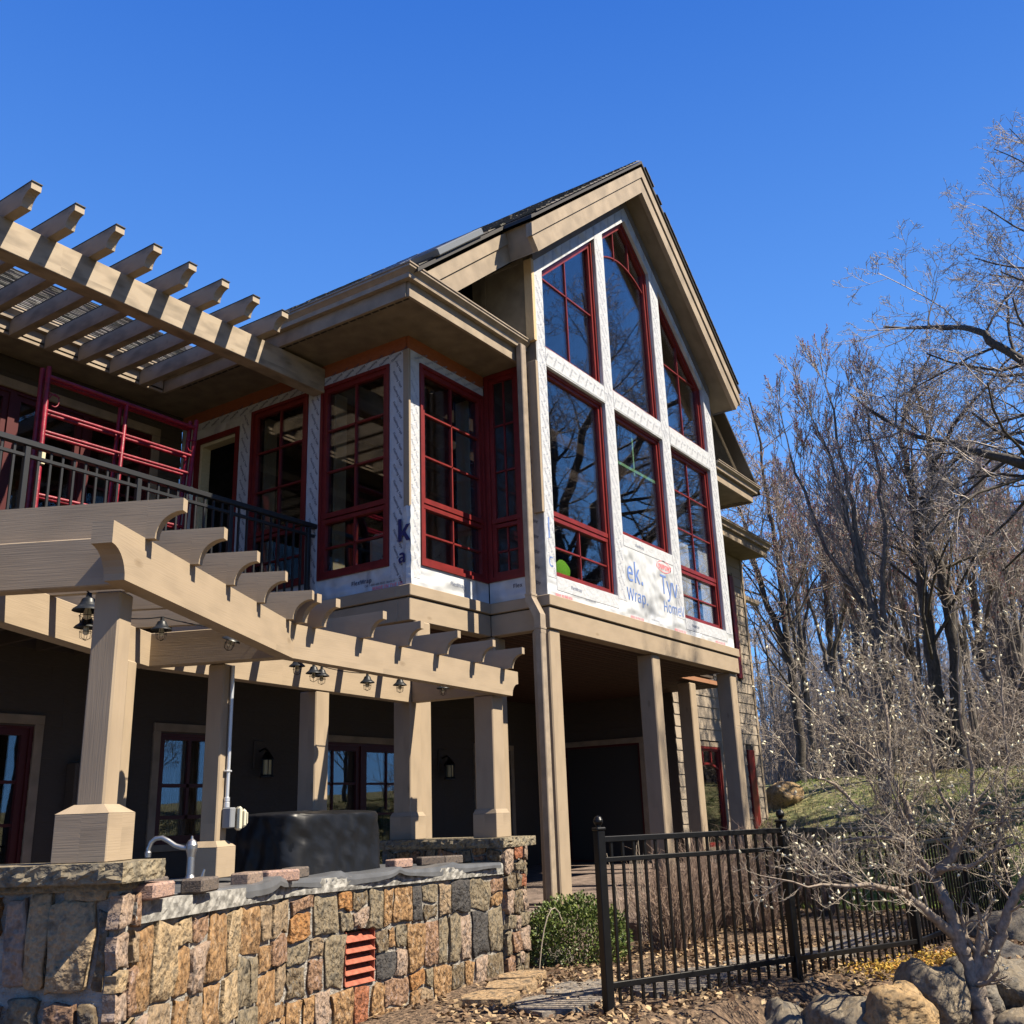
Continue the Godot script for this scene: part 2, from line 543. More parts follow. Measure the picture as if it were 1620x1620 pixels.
	M.twig_brown = mat(lin(0.26, 0.215, 0.185), 0.95)
	M.twig_pale = mat(lin(0.286, 0.244, 0.193), 0.9)
	M.twig_red = mat(lin(0.21, 0.15, 0.115), 0.9)
	M.bud_red = mat(lin(0.26, 0.07, 0.06), 0.8)
	M.bud_white = mat(lin(0.52, 0.48, 0.34), 0.7)
	M.bud_white.backlight_enabled = true
	M.bud_white.backlight = Color(0.3, 0.28, 0.2)
	M.box_leaf = mat(lin(1, 1, 1), 0.5)
	M.box_leaf.vertex_color_use_as_albedo = true
	M.box_leaf.backlight_enabled = true
	M.box_leaf.backlight = Color(0.12, 0.16, 0.03)
	M.needle = mat(lin(0.035, 0.06, 0.035), 0.8)
	M.litter = mat(lin(0.840, 0.840, 0.840), 0.9)
	M.litter.vertex_color_use_as_albedo = true
	M.curtain = mat(lin(0.42, 0.45, 0.38), 0.9, noise_tex(29, 0.03, g.call(0.5), g.call(1.0), 3, 256), null, Vector3(8, 0.4, 1))
	M.foil = mat(lin(0.6, 0.7, 0.75), 0.3)
	M.foil.metallic = 0.6
	M.lime = mat(lin(0.3, 0.8, 0.06), 0.7)
	M.tape_green = mat(lin(0.35, 0.72, 0.40), 0.7)
	M.bag = mat(lin(0.75, 0.72, 0.62), 0.7)
	M.far_house = mat(lin(0.035, 0.028, 0.028), 0.9)
	var gl := StandardMaterial3D.new()
	gl.albedo_color = Color(0.0, 0.0, 0.0, 0.5)
	gl.transparency = BaseMaterial3D.TRANSPARENCY_ALPHA
	gl.roughness = 0.0
	gl.metallic_specular = 0.5
	M.glass = gl
	var gc := gl.duplicate() as StandardMaterial3D
	gc.albedo_color = Color(0.0, 0.0, 0.0, 0.04)
	M.glass_clear = gc


# ---------------------------------------------------------------- shared builders
func glyph(s: String, bold: bool) -> Array:
	var key := s + ("!" if bold else "")
	if not glyphs.has(key):
		var t := TextMesh.new()
		var f := SystemFont.new()
		f.font_names = PackedStringArray(["Droid Sans"])
		if bold: f.font_weight = 700
		t.font = f
		t.text = s
		t.font_size = 64
		t.pixel_size = 1.0 / 64.0
		t.depth = 0.01
		t.curve_step = 2.0
		t.horizontal_alignment = HORIZONTAL_ALIGNMENT_LEFT
		t.vertical_alignment = VERTICAL_ALIGNMENT_CENTER
		var a := t.get_mesh_arrays()
		var vv: PackedVector3Array = a[Mesh.ARRAY_VERTEX]
		var nn: PackedVector3Array = a[Mesh.ARRAY_NORMAL]
		var ix = a[Mesh.ARRAY_INDEX]
		var out := []
		var count: int = vv.size() if ix == null or ix.size() == 0 else ix.size()
		for i in range(0, count, 3):
			var j := [i, i + 1, i + 2]
			if ix != null and ix.size() > 0:
				j = [ix[i], ix[i + 1], ix[i + 2]]
			if nn[j[0]].z > 0.5:                       # the faces of the letters only
				for k in j:
					out.append(Vector3(vv[k].x, vv[k].y, 0))
		glyphs[key] = out
	return glyphs[key]

func write(mb: MB, s: String, xf: Transform3D, at: Vector2, height: float, turn := 0.0, bold := false, lift := 0.004):
	var g := glyph(s, bold)
	var keep := mb.xf
	mb.xf = xf
	var ca := cos(turn) * height
	var sa := sin(turn) * height
	var m := Vector3(0, 0, 1)
	for i in range(0, g.size(), 3):
		var p := []
		for k in 3:
			var q: Vector3 = g[i + k]
			p.append(Vector3(at.x + q.x * ca - q.y * sa, at.y + q.x * sa + q.y * ca, lift))
		mb.tri(p[0], p[1], p[2], m, m, m)
	mb.xf = keep

func win(parent: Node3D, xf: Transform3D, poly: PackedVector2Array, front: float, rails: Array, bars: Array, o := {}) -> MeshInstance3D:
	var fw: float = o.get("frame", 0.036)
	var sw: float = o.get("sash", 0.038)
	var mw: float = o.get("bar", 0.018)
	var red: Material = o.get("paint", M.red)
	var f := MB.new()
	f.xf = xf
	f.ring(poly, inset(poly, fw), front - 0.12, front)
	var w := part("window", f, red, parent)
	var s := MB.new()
	s.xf = xf
	s.ring(inset(poly, fw), inset(poly, fw + sw), front - 0.10, front - 0.022)
	part("sash", s, red, w)
	var lo := poly[0]
	var hi := poly[2]
	for y in rails:
		var r := MB.new()
		r.xf = xf
		r.box(Vector3(lo.x + fw * 0.8, y - 0.052, front - 0.1), Vector3(hi.x - fw * 0.8, y - 0.012, front - 0.018))
		r.box(Vector3(lo.x + fw * 0.8, y + 0.002, front - 0.1), Vector3(hi.x - fw * 0.8, y + 0.055, front - 0.012))
		part("meeting_rail", r, red, w)
	for b in bars:
		var m := MB.new()
		m.xf = xf
		var a: Vector2 = b[0]
		var e: Vector2 = b[1]
		var d := (e - a).normalized()
		var q := Vector2(-d.y, d.x) * mw * 0.5
		m.prism(PackedVector2Array([a - q, e - q, e + q, a + q]), front - 0.085, front - 0.036)
		part("muntin", m, red, w)
	var gp := inset(poly, fw + sw * 0.7)
	for z in [front - 0.05, front - 0.058, front - 0.066]:
		var g := MB.new()
		g.xf = xf
		var pts := []
		for p in gp:
			pts.append(Vector3(p.x, p.y, z))
		g.face(pts, Vector3(0, 0, 1))
		part("pane", g, M.glass if z < front - 0.06 else M.glass_clear, w)
	return w

func cross_bars(x0: float, x1: float, y0: float, y1: float, rows: int) -> Array:
	var out := [[Vector2((x0 + x1) / 2, y0), Vector2((x0 + x1) / 2, y1)]]
	for k in range(1, rows):
		var y := lerpf(y0, y1, float(k) / rows)
		out.append([Vector2(x0, y), Vector2(x1, y)])
	return out

func siding(parent: Node3D, xf: Transform3D, x0: float, x1: float, y0: float, y1: float, holes: Array, step: float, m: Material, slant := 0.012):
	var y := y0
	while y < y1 - 0.01:
		var yt: float = min(y + step, y1)
		var runs := [[x0, x1]]
		for h in holes:                                         # a hole is x0, y0, x1, y1
			if h[1] < yt - 0.02 and h[3] > y + 0.02:
				var nxt := []
				for r in runs:
					if h[2] <= r[0] or h[0] >= r[1]:
						nxt.append(r)
					else:
						if h[0] > r[0]: nxt.append([r[0], h[0]])
						if h[2] < r[1]: nxt.append([h[2], r[1]])
				runs = nxt
		for r in runs:
			var cuts := [r[0]]
			var x: float = r[0] + rng.randf_range(1.2, 3.6)
			while x < r[1] - 0.5:
				cuts.append(x)
				x += 3.6
			cuts.append(r[1])
			for i in cuts.size() - 1:
				var b := MB.new()
				b.xf = xf
				var xa: float = cuts[i] + (0.002 if i > 0 else 0.0)
				var xb: float = cuts[i + 1]
				var A := Vector3(xa, y - 0.012, slant)
				var B := Vector3(xb, y - 0.012, slant)
				var C := Vector3(xb, yt, 0.001)
				var D := Vector3(xa, yt, 0.001)
				b.quad(A, B, C, D, Vector3(0, 0, 1))
				b.quad(A, B, B - Vector3(0, 0, slant), A - Vector3(0, 0, slant), Vector3(0, -1, 0))
				b.quad(A, D, D - Vector3(0, 0, 0.01), A - Vector3(0, 0, slant), Vector3(-1, 0, 0))
				b.quad(B, C, C - Vector3(0, 0, 0.01), B - Vector3(0, 0, slant), Vector3(1, 0, 0))
				part("siding_board", b, m, parent)
		y = yt

func casing(parent: Node3D, xf: Transform3D, x0: float, y0: float, x1: float, y1: float, w: float, m: Material, sill := true):
	var c := MB.new()
	c.xf = xf
	c.along_y = true
	c.box(Vector3(x0 - w, y0, 0.0), Vector3(x0, y1, 0.03), 0.003)
	c.box(Vector3(x1, y0, 0.0), Vector3(x1 + w, y1, 0.03), 0.003)
	c.along_y = false
	c.box(Vector3(x0 - w, y1 + 0.001, 0.0), Vector3(x1 + w, y1 + w, 0.034), 0.003)
	if sill:
		c.box(Vector3(x0 - w, y0 - w * 0.8, 0.0), Vector3(x1 + w, y0 - 0.001, 0.036), 0.003)
	part("casing", c, m, parent)

func shingles(parent: Node3D, o: Vector3, along: Vector3, up: Vector3, length: float, rise: float, keep: Callable):
	var nrm := along.cross(up).normalized()
	if nrm.y < 0: nrm = -nrm
	var b := MB.new()
	var rows := int(rise / 0.14)
	for r in rows:
		var x := -rng.randf() * 0.3
		while x < length:
			var w := rng.randf_range(0.12, 0.34)
			var xa: float = max(x, 0.0)
			var xb: float = min(x + w - 0.004, length)
			if xb - xa > 0.03 and keep.call(xa, r * 0.14):
				var th := rng.randf_range(0.006, 0.016)
				var g := rng.randf_range(0.09, 0.25)
				b.col = Color(g, g * rng.randf_range(0.9, 0.98), g * rng.randf_range(0.8, 0.95))
				var p := o + up * (r * 0.14 - 0.012 - rng.randf() * 0.008)
				var q := o + up * (r * 0.14 + 0.15)
				var A := p + along * xa + nrm * (th + 0.008)
				var B := p + along * xb + nrm * (th + 0.008)
				var C := q + along * xb + nrm * 0.003
				var D := q + along * xa + nrm * 0.003
				b.quad(A, B, C, D, nrm)
				b.quad(A, B, p + along * xb, p + along * xa, -up)
				b.quad(A, D, q + along * xa, p + along * xa, -along)
			x += w
	var s := part("shingles", b, M.shingle, parent)
	tag(s, "", "", "", "stuff")

func gutter_run(parent: Node3D, a: Vector3, b: Vector3, out: Vector3, mitre := 0.0):   # an ogee gutter whose back edge runs from a to b
	var prof := [Vector2(0, 0), Vector2(0, -0.115), Vector2(0.055, -0.115), Vector2(0.06, -0.07), Vector2(0.085, -0.045), Vector2(0.105, -0.03), Vector2(0.105, -0.004), Vector2(0.115, -0.004), Vector2(0.115, 0.01), Vector2(0.09, 0.01), Vector2(0.09, -0.03), Vector2(0.012, -0.095), Vector2(0.012, 0.0)]
	var m := MB.new()
	var dir := (b - a).normalized()
	for i in prof.size() - 1:
		var p: Vector2 = prof[i]
		var q: Vector2 = prof[i + 1]
		var A := a + out * p.x + Vector3.UP * p.y - dir * p.x * mitre
		var B := b + out * p.x + Vector3.UP * p.y
		var C := b + out * q.x + Vector3.UP * q.y
		var D := a + out * q.x + Vector3.UP * q.y - dir * q.x * mitre
		var e := q - p
		m.quad(A, B, C, D, out * -e.y + Vector3.UP * e.x)
	for t in [[a, -1.0], [b, 1.0]]:
		if t[1] < 0.0 and mitre > 0.0: continue
		var pts := []
		for i in 9:
			pts.append(t[0] + out * prof[i].x + Vector3.UP * prof[i].y)
		m.face([pts[0], pts[1], pts[2], pts[3]], dir * t[1])
		m.face([pts[0], pts[3], pts[4], pts[5], pts[6]], dir * t[1])
	part("gutter", m, M.gutter, parent)


func _ready():
	rng.seed = 11
	var cam := Camera3D.new()
	cam.name = "camera"
	cam.fov = 54.874
	cam.near = 0.05
	cam.far = 600.0
	cam.position = Vector3(0, H, 0)
	cam.rotation = Vector3(deg_to_rad(16.945), deg_to_rad(-56.391), deg_to_rad(-2.088))
	add_child(cam)
	cam.current = true
	var env := Environment.new()
	env.background_mode = Environment.BG_SKY
	var sky := Sky.new()
	var ps := ProceduralSkyMaterial.new()
	ps.sky_top_color = Color(0.055, 0.275, 0.61)
	ps.sky_horizon_color = Color(0.45, 0.68, 0.93)
	ps.sky_curve = 0.35
	ps.ground_horizon_color = Color(0.33, 0.30, 0.27)
	ps.ground_bottom_color = Color(0.22, 0.19, 0.16)
	ps.sun_angle_max = 1.0
	ps.energy_multiplier = 0.67
	sky.sky_material = ps
	env.sky = sky
	env.tonemap_mode = Environment.TONE_MAPPER_LINEAR
	env.tonemap_exposure = 2.6
	env.sdfgi_enabled = true
	env.ssao_enabled = true
	env.ssil_enabled = true
	var we := WorldEnvironment.new()
	we.name = "environment"
	we.environment = env
	add_child(we)
	var sun := DirectionalLight3D.new()
	sun.name = "sun"
	sun.light_color = Color(1.0, 0.95, 0.86)
	sun.light_energy = 1.6
	sun.light_angular_distance = 0.5
	sun.shadow_enabled = true
	add_child(sun)
	sun.look_at_from_position(Vector3(0.36, 1.27, 1.0), Vector3.ZERO)
	make_materials()
	ground()
	house()
	deck()
	roof_pergola()
	counter()
	patio_pergola()
	garden()
	trees()


# ---------------------------------------------------------------- the house
func rt(x: float) -> float:
	return 8.67 - 0.82 * abs(x - 10.92)

func house():
	var h := thing("house", "two-storey tan house with red-framed gable windows, half re-clad in white wrap", "house", Vector3(10.0, -0.85, -7.0))
	var GF := Transform3D(Basis(), Vector3(0, 0, -5.2))
	# gable wall in white wrap: strips between the window columns and fields above, between and below the windows
	var pieces := []
	for c in [[8.43, 8.62], [9.97, 10.2], [11.56, 11.81], [13.17, 13.42]]:
		pieces.append(PackedVector2Array([Vector2(c[0], 2.11), Vector2(c[1], 2.11), Vector2(c[1], rt(c[1]) - 0.56), Vector2(c[0], rt(c[0]) - 0.56)]))
	pieces.append(rect(8.62, 2.11, 9.97, 2.35)); pieces.append(rect(10.2, 2.11, 11.56, 3.14)); pieces.append(rect(11.81, 2.11, 13.17, 2.35))
	pieces.append(rect(8.62, 4.76, 9.97, 4.99)); pieces.append(rect(10.2, 4.76, 11.56, 5.01)); pieces.append(rect(11.81, 4.76, 13.17, 5.03))
	var w1 := PackedVector2Array([Vector2(8.62, 4.99), Vector2(9.97, 4.99), Vector2(9.97, 7.065), Vector2(8.62, 5.955)])
	var w2 := PackedVector2Array([Vector2(10.2, 5.01), Vector2(11.56, 5.01), Vector2(11.56, 7.29), Vector2(10.91, 7.815), Vector2(10.2, 7.25)])
	var w3 := PackedVector2Array([Vector2(11.81, 5.03), Vector2(13.17, 5.03), Vector2(13.17, 6.06), Vector2(11.81, 7.14)])
	pieces.append(PackedVector2Array([w1[3], w1[2], Vector2(9.97, rt(9.97) - 0.56), Vector2(8.62, rt(8.62) - 0.56)]))
	pieces.append(PackedVector2Array([w2[4], w2[3], Vector2(10.92, rt(10.92) - 0.56), Vector2(10.2, rt(10.2) - 0.56)]))
	pieces.append(PackedVector2Array([w2[3], w2[2], Vector2(11.56, rt(11.56) - 0.56), Vector2(10.92, rt(10.92) - 0.56)]))
	pieces.append(PackedVector2Array([w3[3], w3[2], Vector2(13.17, rt(13.17) - 0.56), Vector2(11.81, rt(11.81) - 0.56)]))
	for i in pieces.size():
		var b := MB.new()
		b.xf = GF
		b.prism(pieces[i], -0.14, 0.0)
		part("house_wrap", b, M.wrap, h)
	# tape: flat strips round the windows, 3 mm proud
	var strips := [[8.445, 2.32, 8.61, 6.0], [9.98, 2.32, 10.19, 7.2], [11.57, 2.32, 11.8, 7.2], [13.18, 2.32, 13.41, 6.05]]
	for s in strips:
		part("flashing_tape", bx(Vector3(s[0], s[1], 0.0005), Vector3(s[2], s[3], 0.003), 0, GF), M.tape, h)
	for s in [[8.62, 4.775, 9.97, 4.975], [10.2, 4.775, 11.56, 4.995], [11.81, 4.775, 13.17, 5.015], [8.62, 2.2, 9.97, 2.34], [10.2, 3.0, 11.56, 3.13], [11.81, 2.2, 13.17, 2.34]]:
		part("flashing_tape", bx(Vector3(s[0], s[1], 0.0005), Vector3(s[2], s[3], 0.004), 0, GF), M.tape, h)
	var ink := MB.new()
	var pale := MB.new()
	for s in strips:
		var y: float = s[1] + 0.16
		while y < s[3] - 0.2:
			write(pale, "Flashing Tape", GF, Vector2(s[0] + 0.03, y + 0.1), 0.045, -1.05)
			y += 0.155
	var faint := MB.new()
	for k in 26:
		var x := 8.6 + k * 0.178
		write(faint, "Flashing", GF, Vector2(x, 4.80), 0.04, 1.1, false, 0.006)
		write(faint, "Tape", GF, Vector2(x + 0.09, 4.90), 0.035, 0.0, false, 0.006)
	part("tape_lettering", faint, M.ink_faint, h)
	for k in 11:
		for sd in [-1.0, 1.0]:
			var x: float = 10.92 + sd * (0.1 + k * 0.215)
			write(pale, "Flashing", GF, Vector2(x, rt(x) - 0.79), 0.04, 1.5, false, 0.002)
	part("tape_lettering", pale, M.ink_grey, h)
	write(ink, "ek.", GF, Vector2(10.22, 2.70), 0.34)
	write(ink, "Wrap.", GF, Vector2(10.2, 2.42), 0.205)
	write(ink, "Tyv", GF, Vector2(11.13, 2.69), 0.34)
	write(ink, "HomeV", GF, Vector2(11.17, 2.41), 0.19)
	write(ink, "l", GF, Vector2(8.47, 2.84), 0.3)
	write(ink, "c", GF, Vector2(8.47, 2.5), 0.2)
	part("wrap_lettering", ink, M.ink_pale, h)
	var redi := MB.new()
	write(redi, "DUPONT", GF, Vector2(11.115, 2.925), 0.092, 0.0, true)
	write(redi, "‹", GF, Vector2(11.05, 2.93), 0.13, 0.0, true)
	write(redi, "›", GF, Vector2(11.45, 2.93), 0.13, 0.0, true)
	redi.xf = GF
	for sd in [-1.0, 1.0]:
		for k in 12:
			var a := -0.9 + k * 0.15
			var p := Vector2(11.27 + a * 0.2, 2.925 + sd * 0.075 * (1.0 - a * a * 0.7))
			var a2 := a + 0.15
			var q := Vector2(11.27 + a2 * 0.2, 2.925 + sd * 0.075 * (1.0 - a2 * a2 * 0.7))
			redi.face([Vector3(p.x, p.y, 0.004), Vector3(q.x, q.y, 0.004), Vector3(q.x, q.y + 0.008, 0.004), Vector3(p.x, p.y + 0.008, 0.004)], Vector3(0, 0, 1))
	for x in [8.58, 10.25, 11.45, 12.75]:
		write(redi, "MADE IN THE USA", GF, Vector2(x, 2.15), 0.04, 0.0, true)
	part("red_lettering", redi, M.ink_red, h)
	var gy := MB.new()
	for x in [8.9, 10.5, 12.0]:
		write(gy, "FlexWrap", GF, Vector2(x, 3.06 if x == 10.5 else 2.27), 0.05, 0.0, true, 0.006)
		write(gy, "Call 1-800-448-9835", GF, Vector2(x + 0.3, 2.19), 0.026, 0.0, false, 0.002)
	part("tape_lettering", gy, M.ink_grey, h)
	# gable windows
	win(h, GF, w1, -0.045, [], [[Vector2(9.3, 5.0), Vector2(9.3, 6.5)], [Vector2(8.66, 5.945), Vector2(9.93, 5.945)]])
	var arc := []
	var prev := Vector2(10.24, 6.95)
	for k in range(1, 13):
		var t := k / 12.0
		var q := Vector2(lerpf(10.24, 11.52, t), 6.95 + 0.2 * (1.0 - pow(2.0 * t - 1.0, 2)))
		arc.append([prev, q])
		prev = q
	arc.append([Vector2(10.67, 7.1), Vector2(10.67, 7.62)])
	arc.append([Vector2(11.1, 7.13), Vector2(11.1, 7.66)])
	win(h, GF, w2, -0.045, [], arc)
	win(h, GF, w3, -0.045, [], [[Vector2(12.49, 5.06), Vector2(12.49, 6.6)], [Vector2(11.85, 6.07), Vector2(13.13, 6.07)]])
	win(h, GF, rect(8.62, 2.35, 9.97, 4.76), -0.045, [3.04], cross_bars(8.66, 9.93, 2.4, 3.0, 2))
	win(h, GF, rect(10.2, 3.14, 11.56, 4.76), -0.045, [], [])
	win(h, GF, rect(11.81, 2.35, 13.17, 4.76), -0.045, [3.04], cross_bars(11.85, 13.13, 2.4, 3.0, 2) + cross_bars(11.85, 13.13, 3.08, 4.72, 3))
	# green tape cross on the inside of the middle pane
	var gt := MB.new()
	gt.xf = GF
	gt.box(Vector3(10.87, 4.08, -0.125), Vector3(10.905, 4.7, -0.122))
	gt.box(Vector3(10.27, 4.13, -0.121), Vector3(11.5, 4.17, -0.118))
	part("masking_tape", gt, M.tape_green, h)
	# floor beam band round the sunroom
	for s in [[Vector3(8.40, 1.77, -5.32), Vector3(13.45, 1.99, -5.17)], [Vector3(7.075, 1.77, -6.05), Vector3(8.40, 1.99, -5.9)]]:
		part("beam_band", bx(s[0], s[1], 0.006), M.paint, h)
		part("beam_trim", bx(s[0] + Vector3(-0.02, 0.232, -0.02), Vector3(s[1].x + 0.02, 2.115, s[1].z + 0.022), 0.006), M.paint, h)
	for s in [[7.075, -9.5, -6.05], [8.40, -5.9, -5.32]]:
		part("beam_band", bx(Vector3(s[1], 1.77, -0.1), Vector3(s[2], 1.99, 0.032), 0.006, Transform3D(W2F.basis, Vector3(s[0] + 0.032, 0, 0))), M.paint, h)
		part("beam_trim", bx(Vector3(s[1], 2.002, -0.1), Vector3(s[2], 2.115, 0.054), 0.006, Transform3D(W2F.basis, Vector3(s[0] + 0.032, 0, 0))), M.paint, h)
	# left bump-out: face with two windows and a door towards the terrace
	var wallp := [[-9.5, 2.0, -9.23, 4.6], [-8.46, 2.115, -8.25, 4.6], [-7.35, 2.115, -7.15, 4.6], [-6.18, 2.116, -5.936, 4.599], [-9.23, 4.39, -8.46, 4.6], [-8.25, 4.5, -7.35, 4.6], [-7.15, 4.5, -6.18, 4.6], [-8.25, 2.115, -7.35, 2.34], [-7.15, 2.115, -6.18, 2.34]]
	for q in wallp:
		part("house_wrap", bx(Vector3(q[0], q[1], -0.14), Vector3(q[2], q[3], 0), 0, W2F), M.wrap, h)
	var t2 := MB.new()
	for s in [[-8.46, -8.26], [-7.34, -7.16], [-6.17, -5.99]]:
		part("flashing_tape", bx(Vector3(s[0] + 0.005, 2.2, 0.0005), Vector3(s[1] - 0.005, 4.58, 0.003), 0, W2F), M.tape, h)
		var y := 2.36
		while y < 4.6:
			write(t2, "Flashing Tape", W2F, Vector2(s[0] + 0.045, y), 0.036, -1.1, true)
			y += 0.17
	part("flashing_tape", bx(Vector3(-9.2, 4.505, 0.0035), Vector3(-5.99, 4.6, 0.006), 0, W2F), M.tape, h)
	for k in 19:
		write(t2, "Flashing Tape", W2F, Vector2(-9.12 + k * 0.165, 4.515), 0.036, 0.5, true, 0.008)
	part("tape_lettering", t2, M.ink_dark, h)
	var kk := MB.new()
	write(kk, "k", W2F, Vector2(-6.07, 2.655), 0.3, 0.0, true, 0.028)
	write(kk, "a", W2F, Vector2(-6.05, 2.40), 0.18, 0.0, true, 0.028)
	part("wrap_lettering", kk, M.ink_navy, h)
	var k3 := MB.new()
	write(k3, "MADE IN THE USA", W2F, Vector2(-6.4, 2.145), 0.05, 0.0, true)
	part("red_lettering", k3, M.ink_red, h)
	var k4 := MB.new()
	write(k4, "FlexWrap", W2F, Vector2(-6.68, 2.235), 0.06, 0.0, true)
	write(k4, "Call 1-800-448-9835  Made in", W2F, Vector2(-6.5, 2.185), 0.03)
	part("tape_lettering", k4, M.ink_dark, h)
	part("header_board", bx(Vector3(-9.52, 4.602, -0.12), Vector3(-5.96, 4.75, 0.004), 0, W2F), M.osb, h)
	win(h, W2F, rect(-7.15, 2.34, -6.18, 4.5), 0.02, [2.99], cross_bars(-7.08, -6.25, 2.4, 2.95, 2) + cross_bars(-7.08, -6.25, 3.04, 4.44, 3), {"sash": 0.05})
	win(h, W2F, rect(-8.25, 2.34, -7.35, 4.5), 0.02, [2.99], cross_bars(-8.18, -7.42, 2.4, 2.95, 2) + cross_bars(-8.18, -7.42, 3.04, 4.44, 3), {"sash": 0.05})
	var df := MB.new()
	df.xf = W2F
	df.ring(rect(-9.23, 2.0, -8.46, 4.39), rect(-9.17, 2.01, -8.52, 4.33), -0.15, 0.015)
	var door := part("door", df, M.red, h)
	var jm := MB.new()
	jm.xf = W2F
	jm.ring(rect(-9.17, 2.005, -8.52, 4.33), rect(-9.13, 2.01, -8.56, 4.29), -0.14, -0.02)
	part("jamb", jm, M.jamb, door)
	# face with window 3 (towards the garden) and the narrow return with window 4
	var BF := Transform3D(Basis(), Vector3(0, 0, -5.93))
	for q in [[7.112, 2.115, 7.28, 4.6], [7.28, 2.115, 8.42, 2.34], [7.28, 4.5, 8.42, 4.6]]:
		part("house_wrap", bx(Vector3(q[0], q[1], -0.14), Vector3(q[2], q[3], 0), 0, BF), M.wrap, h)
	part("header_board", bx(Vector3(7.114, 4.602, -0.12), Vector3(8.42, 4.75, 0.004), 0, BF), M.osb, h)
	part("flashing_tape", bx(Vector3(7.13, 4.505, 0.0035), Vector3(8.40, 4.6, 0.006), 0, BF), M.tape, h)
	part("flashing_tape", bx(Vector3(7.125, 2.2, 0.0005), Vector3(7.275, 4.5, 0.003), 0, BF), M.tape, h)
	var t3 := MB.new()
	for k in 7:
		write(t3, "Flashing Tape", BF, Vector2(7.2 + k * 0.17, 4.52), 0.036, 0.5, true, 0.008)
	for k in 13:
		write(t3, "Flashing Tape", BF, Vector2(7.145, 2.5 + k * 0.16), 0.034, -1.05, false, 0.004)
	write(t3, "FlexWrap", BF, Vector2(7.75, 2.24), 0.055, 0.0, true)
	part("tape_lettering", t3, M.ink_grey, h)
	var lw := MB.new()
	var cols := [Vector3(7.098, 0, -6.0), Vector3(7.088, 0, -5.95), Vector3(7.10, 0, -5.905), Vector3(7.16, 0, -5.918)]
	var lrows := []
	for r in 15:
		var row := []
		for q in cols:
			row.append(q + Vector3(rng.randf_range(-0.006, 0.004), 2.12 + r * 0.056 + rng.randf_range(-0.01, 0.01), rng.randf_range(-0.004, 0.008)))
		lrows.append(row)
	for r in 14:
		for q in 3:
			lw.quad(lrows[r][q], lrows[r][q + 1], lrows[r + 1][q + 1], lrows[r + 1][q], Vector3(-1, 0.1, 1))
	part("loose_wrap", lw, M.wrap, h)
	part("corner_board", bx(Vector3(7.094, 2.9, -0.06), Vector3(7.125, 4.6, 0.016), 0.003, BF, true), M.paint, h)
	win(h, BF, rect(7.28, 2.34, 8.405, 4.5), 0.02, [2.99], cross_bars(7.35, 8.33, 2.4, 2.95, 2) + cross_bars(7.35, 8.33, 3.04, 4.44, 3), {"sash": 0.05})
	for q in [[-5.92, 2.116, -5.44, 2.35], [-5.44, 2.116, -5.206, 4.759]]:
		part("house_wrap", bx(Vector3(q[0], q[1], -0.14), Vector3(q[2], q[3], 0), 0, W4F), M.wrap_grey if q[3] > 3 else M.wrap, h)
	var t4 := MB.new()
	for k in 15:
		write(t4, "Tape", W4F, Vector2(-5.37, 2.3 + k * 0.165), 0.05, -0.5, false, 0.004)
	write(t4, "Flex", W4F, Vector2(-5.62, 2.27), 0.06, 0.0, true)
	part("tape_lettering", t4, M.ink_dark, h)
	win(h, W4F, rect(-5.91, 2.35, -5.44, 4.74), 0.02, [2.99], cross_bars(-5.85, -5.5, 2.4, 2.95, 2) + cross_bars(-5.85, -5.5, 3.04, 4.66, 3), {"sash": 0.05, "frame": 0.05})
	part("corner_board", bx(Vector3(8.385, 3.0, -5.3), Vector3(8.428, 4.74, -5.19), 0.003, Transform3D(), true), M.paint, h)
	part("corner_board", bx(Vector3(8.375, 4.98, -5.29), Vector3(8.4295, 6.0, -5.185), 0.003, Transform3D(), true), M.raw_wood, h)
	# sunroom inside: floor, walls, posts, ceiling; dark and unfinished
	part("floor_slab", bx(Vector3(7.12, 1.9, -9.45), Vector3(14.7, 2.0, -6.08)), M.room_wood, h)
	part("floor_slab", bx(Vector3(8.45, 1.9, -6.079), Vector3(13.4, 1.998, -5.34)), M.room_wood, h)
	var iw := MB.new()
	iw.prism(PackedVector2Array([Vector2(7.2, 2.0), Vector2(14.65, 2.0), Vector2(14.65, 5.0), Vector2(10.92, 8.05), Vector2(7.2, 5.0)]), -9.42, -9.38)
	part("inner_wall", iw, M.room, h)
	part("inner_wall", bx(Vector3(14.7, 2.0, -9.4), Vector3(14.82, 5.0, -6.0)), M.room, h)
	for s in [-1.0, 1.0]:
		var ic := MB.new()
		ic.quad(Vector3(10.92, 8.1, -5.34), Vector3(10.92, 8.1, -9.4), Vector3(10.92 + s * 3.9, 4.95, -9.4), Vector3(10.92 + s * 3.9, 4.95, -5.34), Vector3(0, -1, 0))
		part("inner_ceiling", ic, M.room, h)
	for p in [[7.4, -6.3], [7.4, -7.3], [8.6, -6.1], [13.2, -5.6], [11.7, -5.5], [10.1, -5.5]]:
		part("stud", bx(Vector3(p[0] - 0.05, 2.0, p[1] - 0.05), Vector3(p[0] + 0.05, 4.7, p[1] + 0.05), 0, Transform3D(), true), M.room_wood, h)
	for k in 5:
		part("rafter_tie", bx(Vector3(7.25, 4.5, -6.1 - k * 0.62), Vector3(14.6, 4.66, -6.02 - k * 0.62)), M.room_wood, h)
	part("window_jamb", bx(Vector3(-7.08, 2.36, -0.3), Vector3(-7.06, 4.46, -0.125), 0, W2F, true), M.jamb, h)
	part("window_jamb", bx(Vector3(-8.18, 2.36, -0.3), Vector3(-8.16, 4.46, -0.125), 0, W2F, true), M.jamb, h)
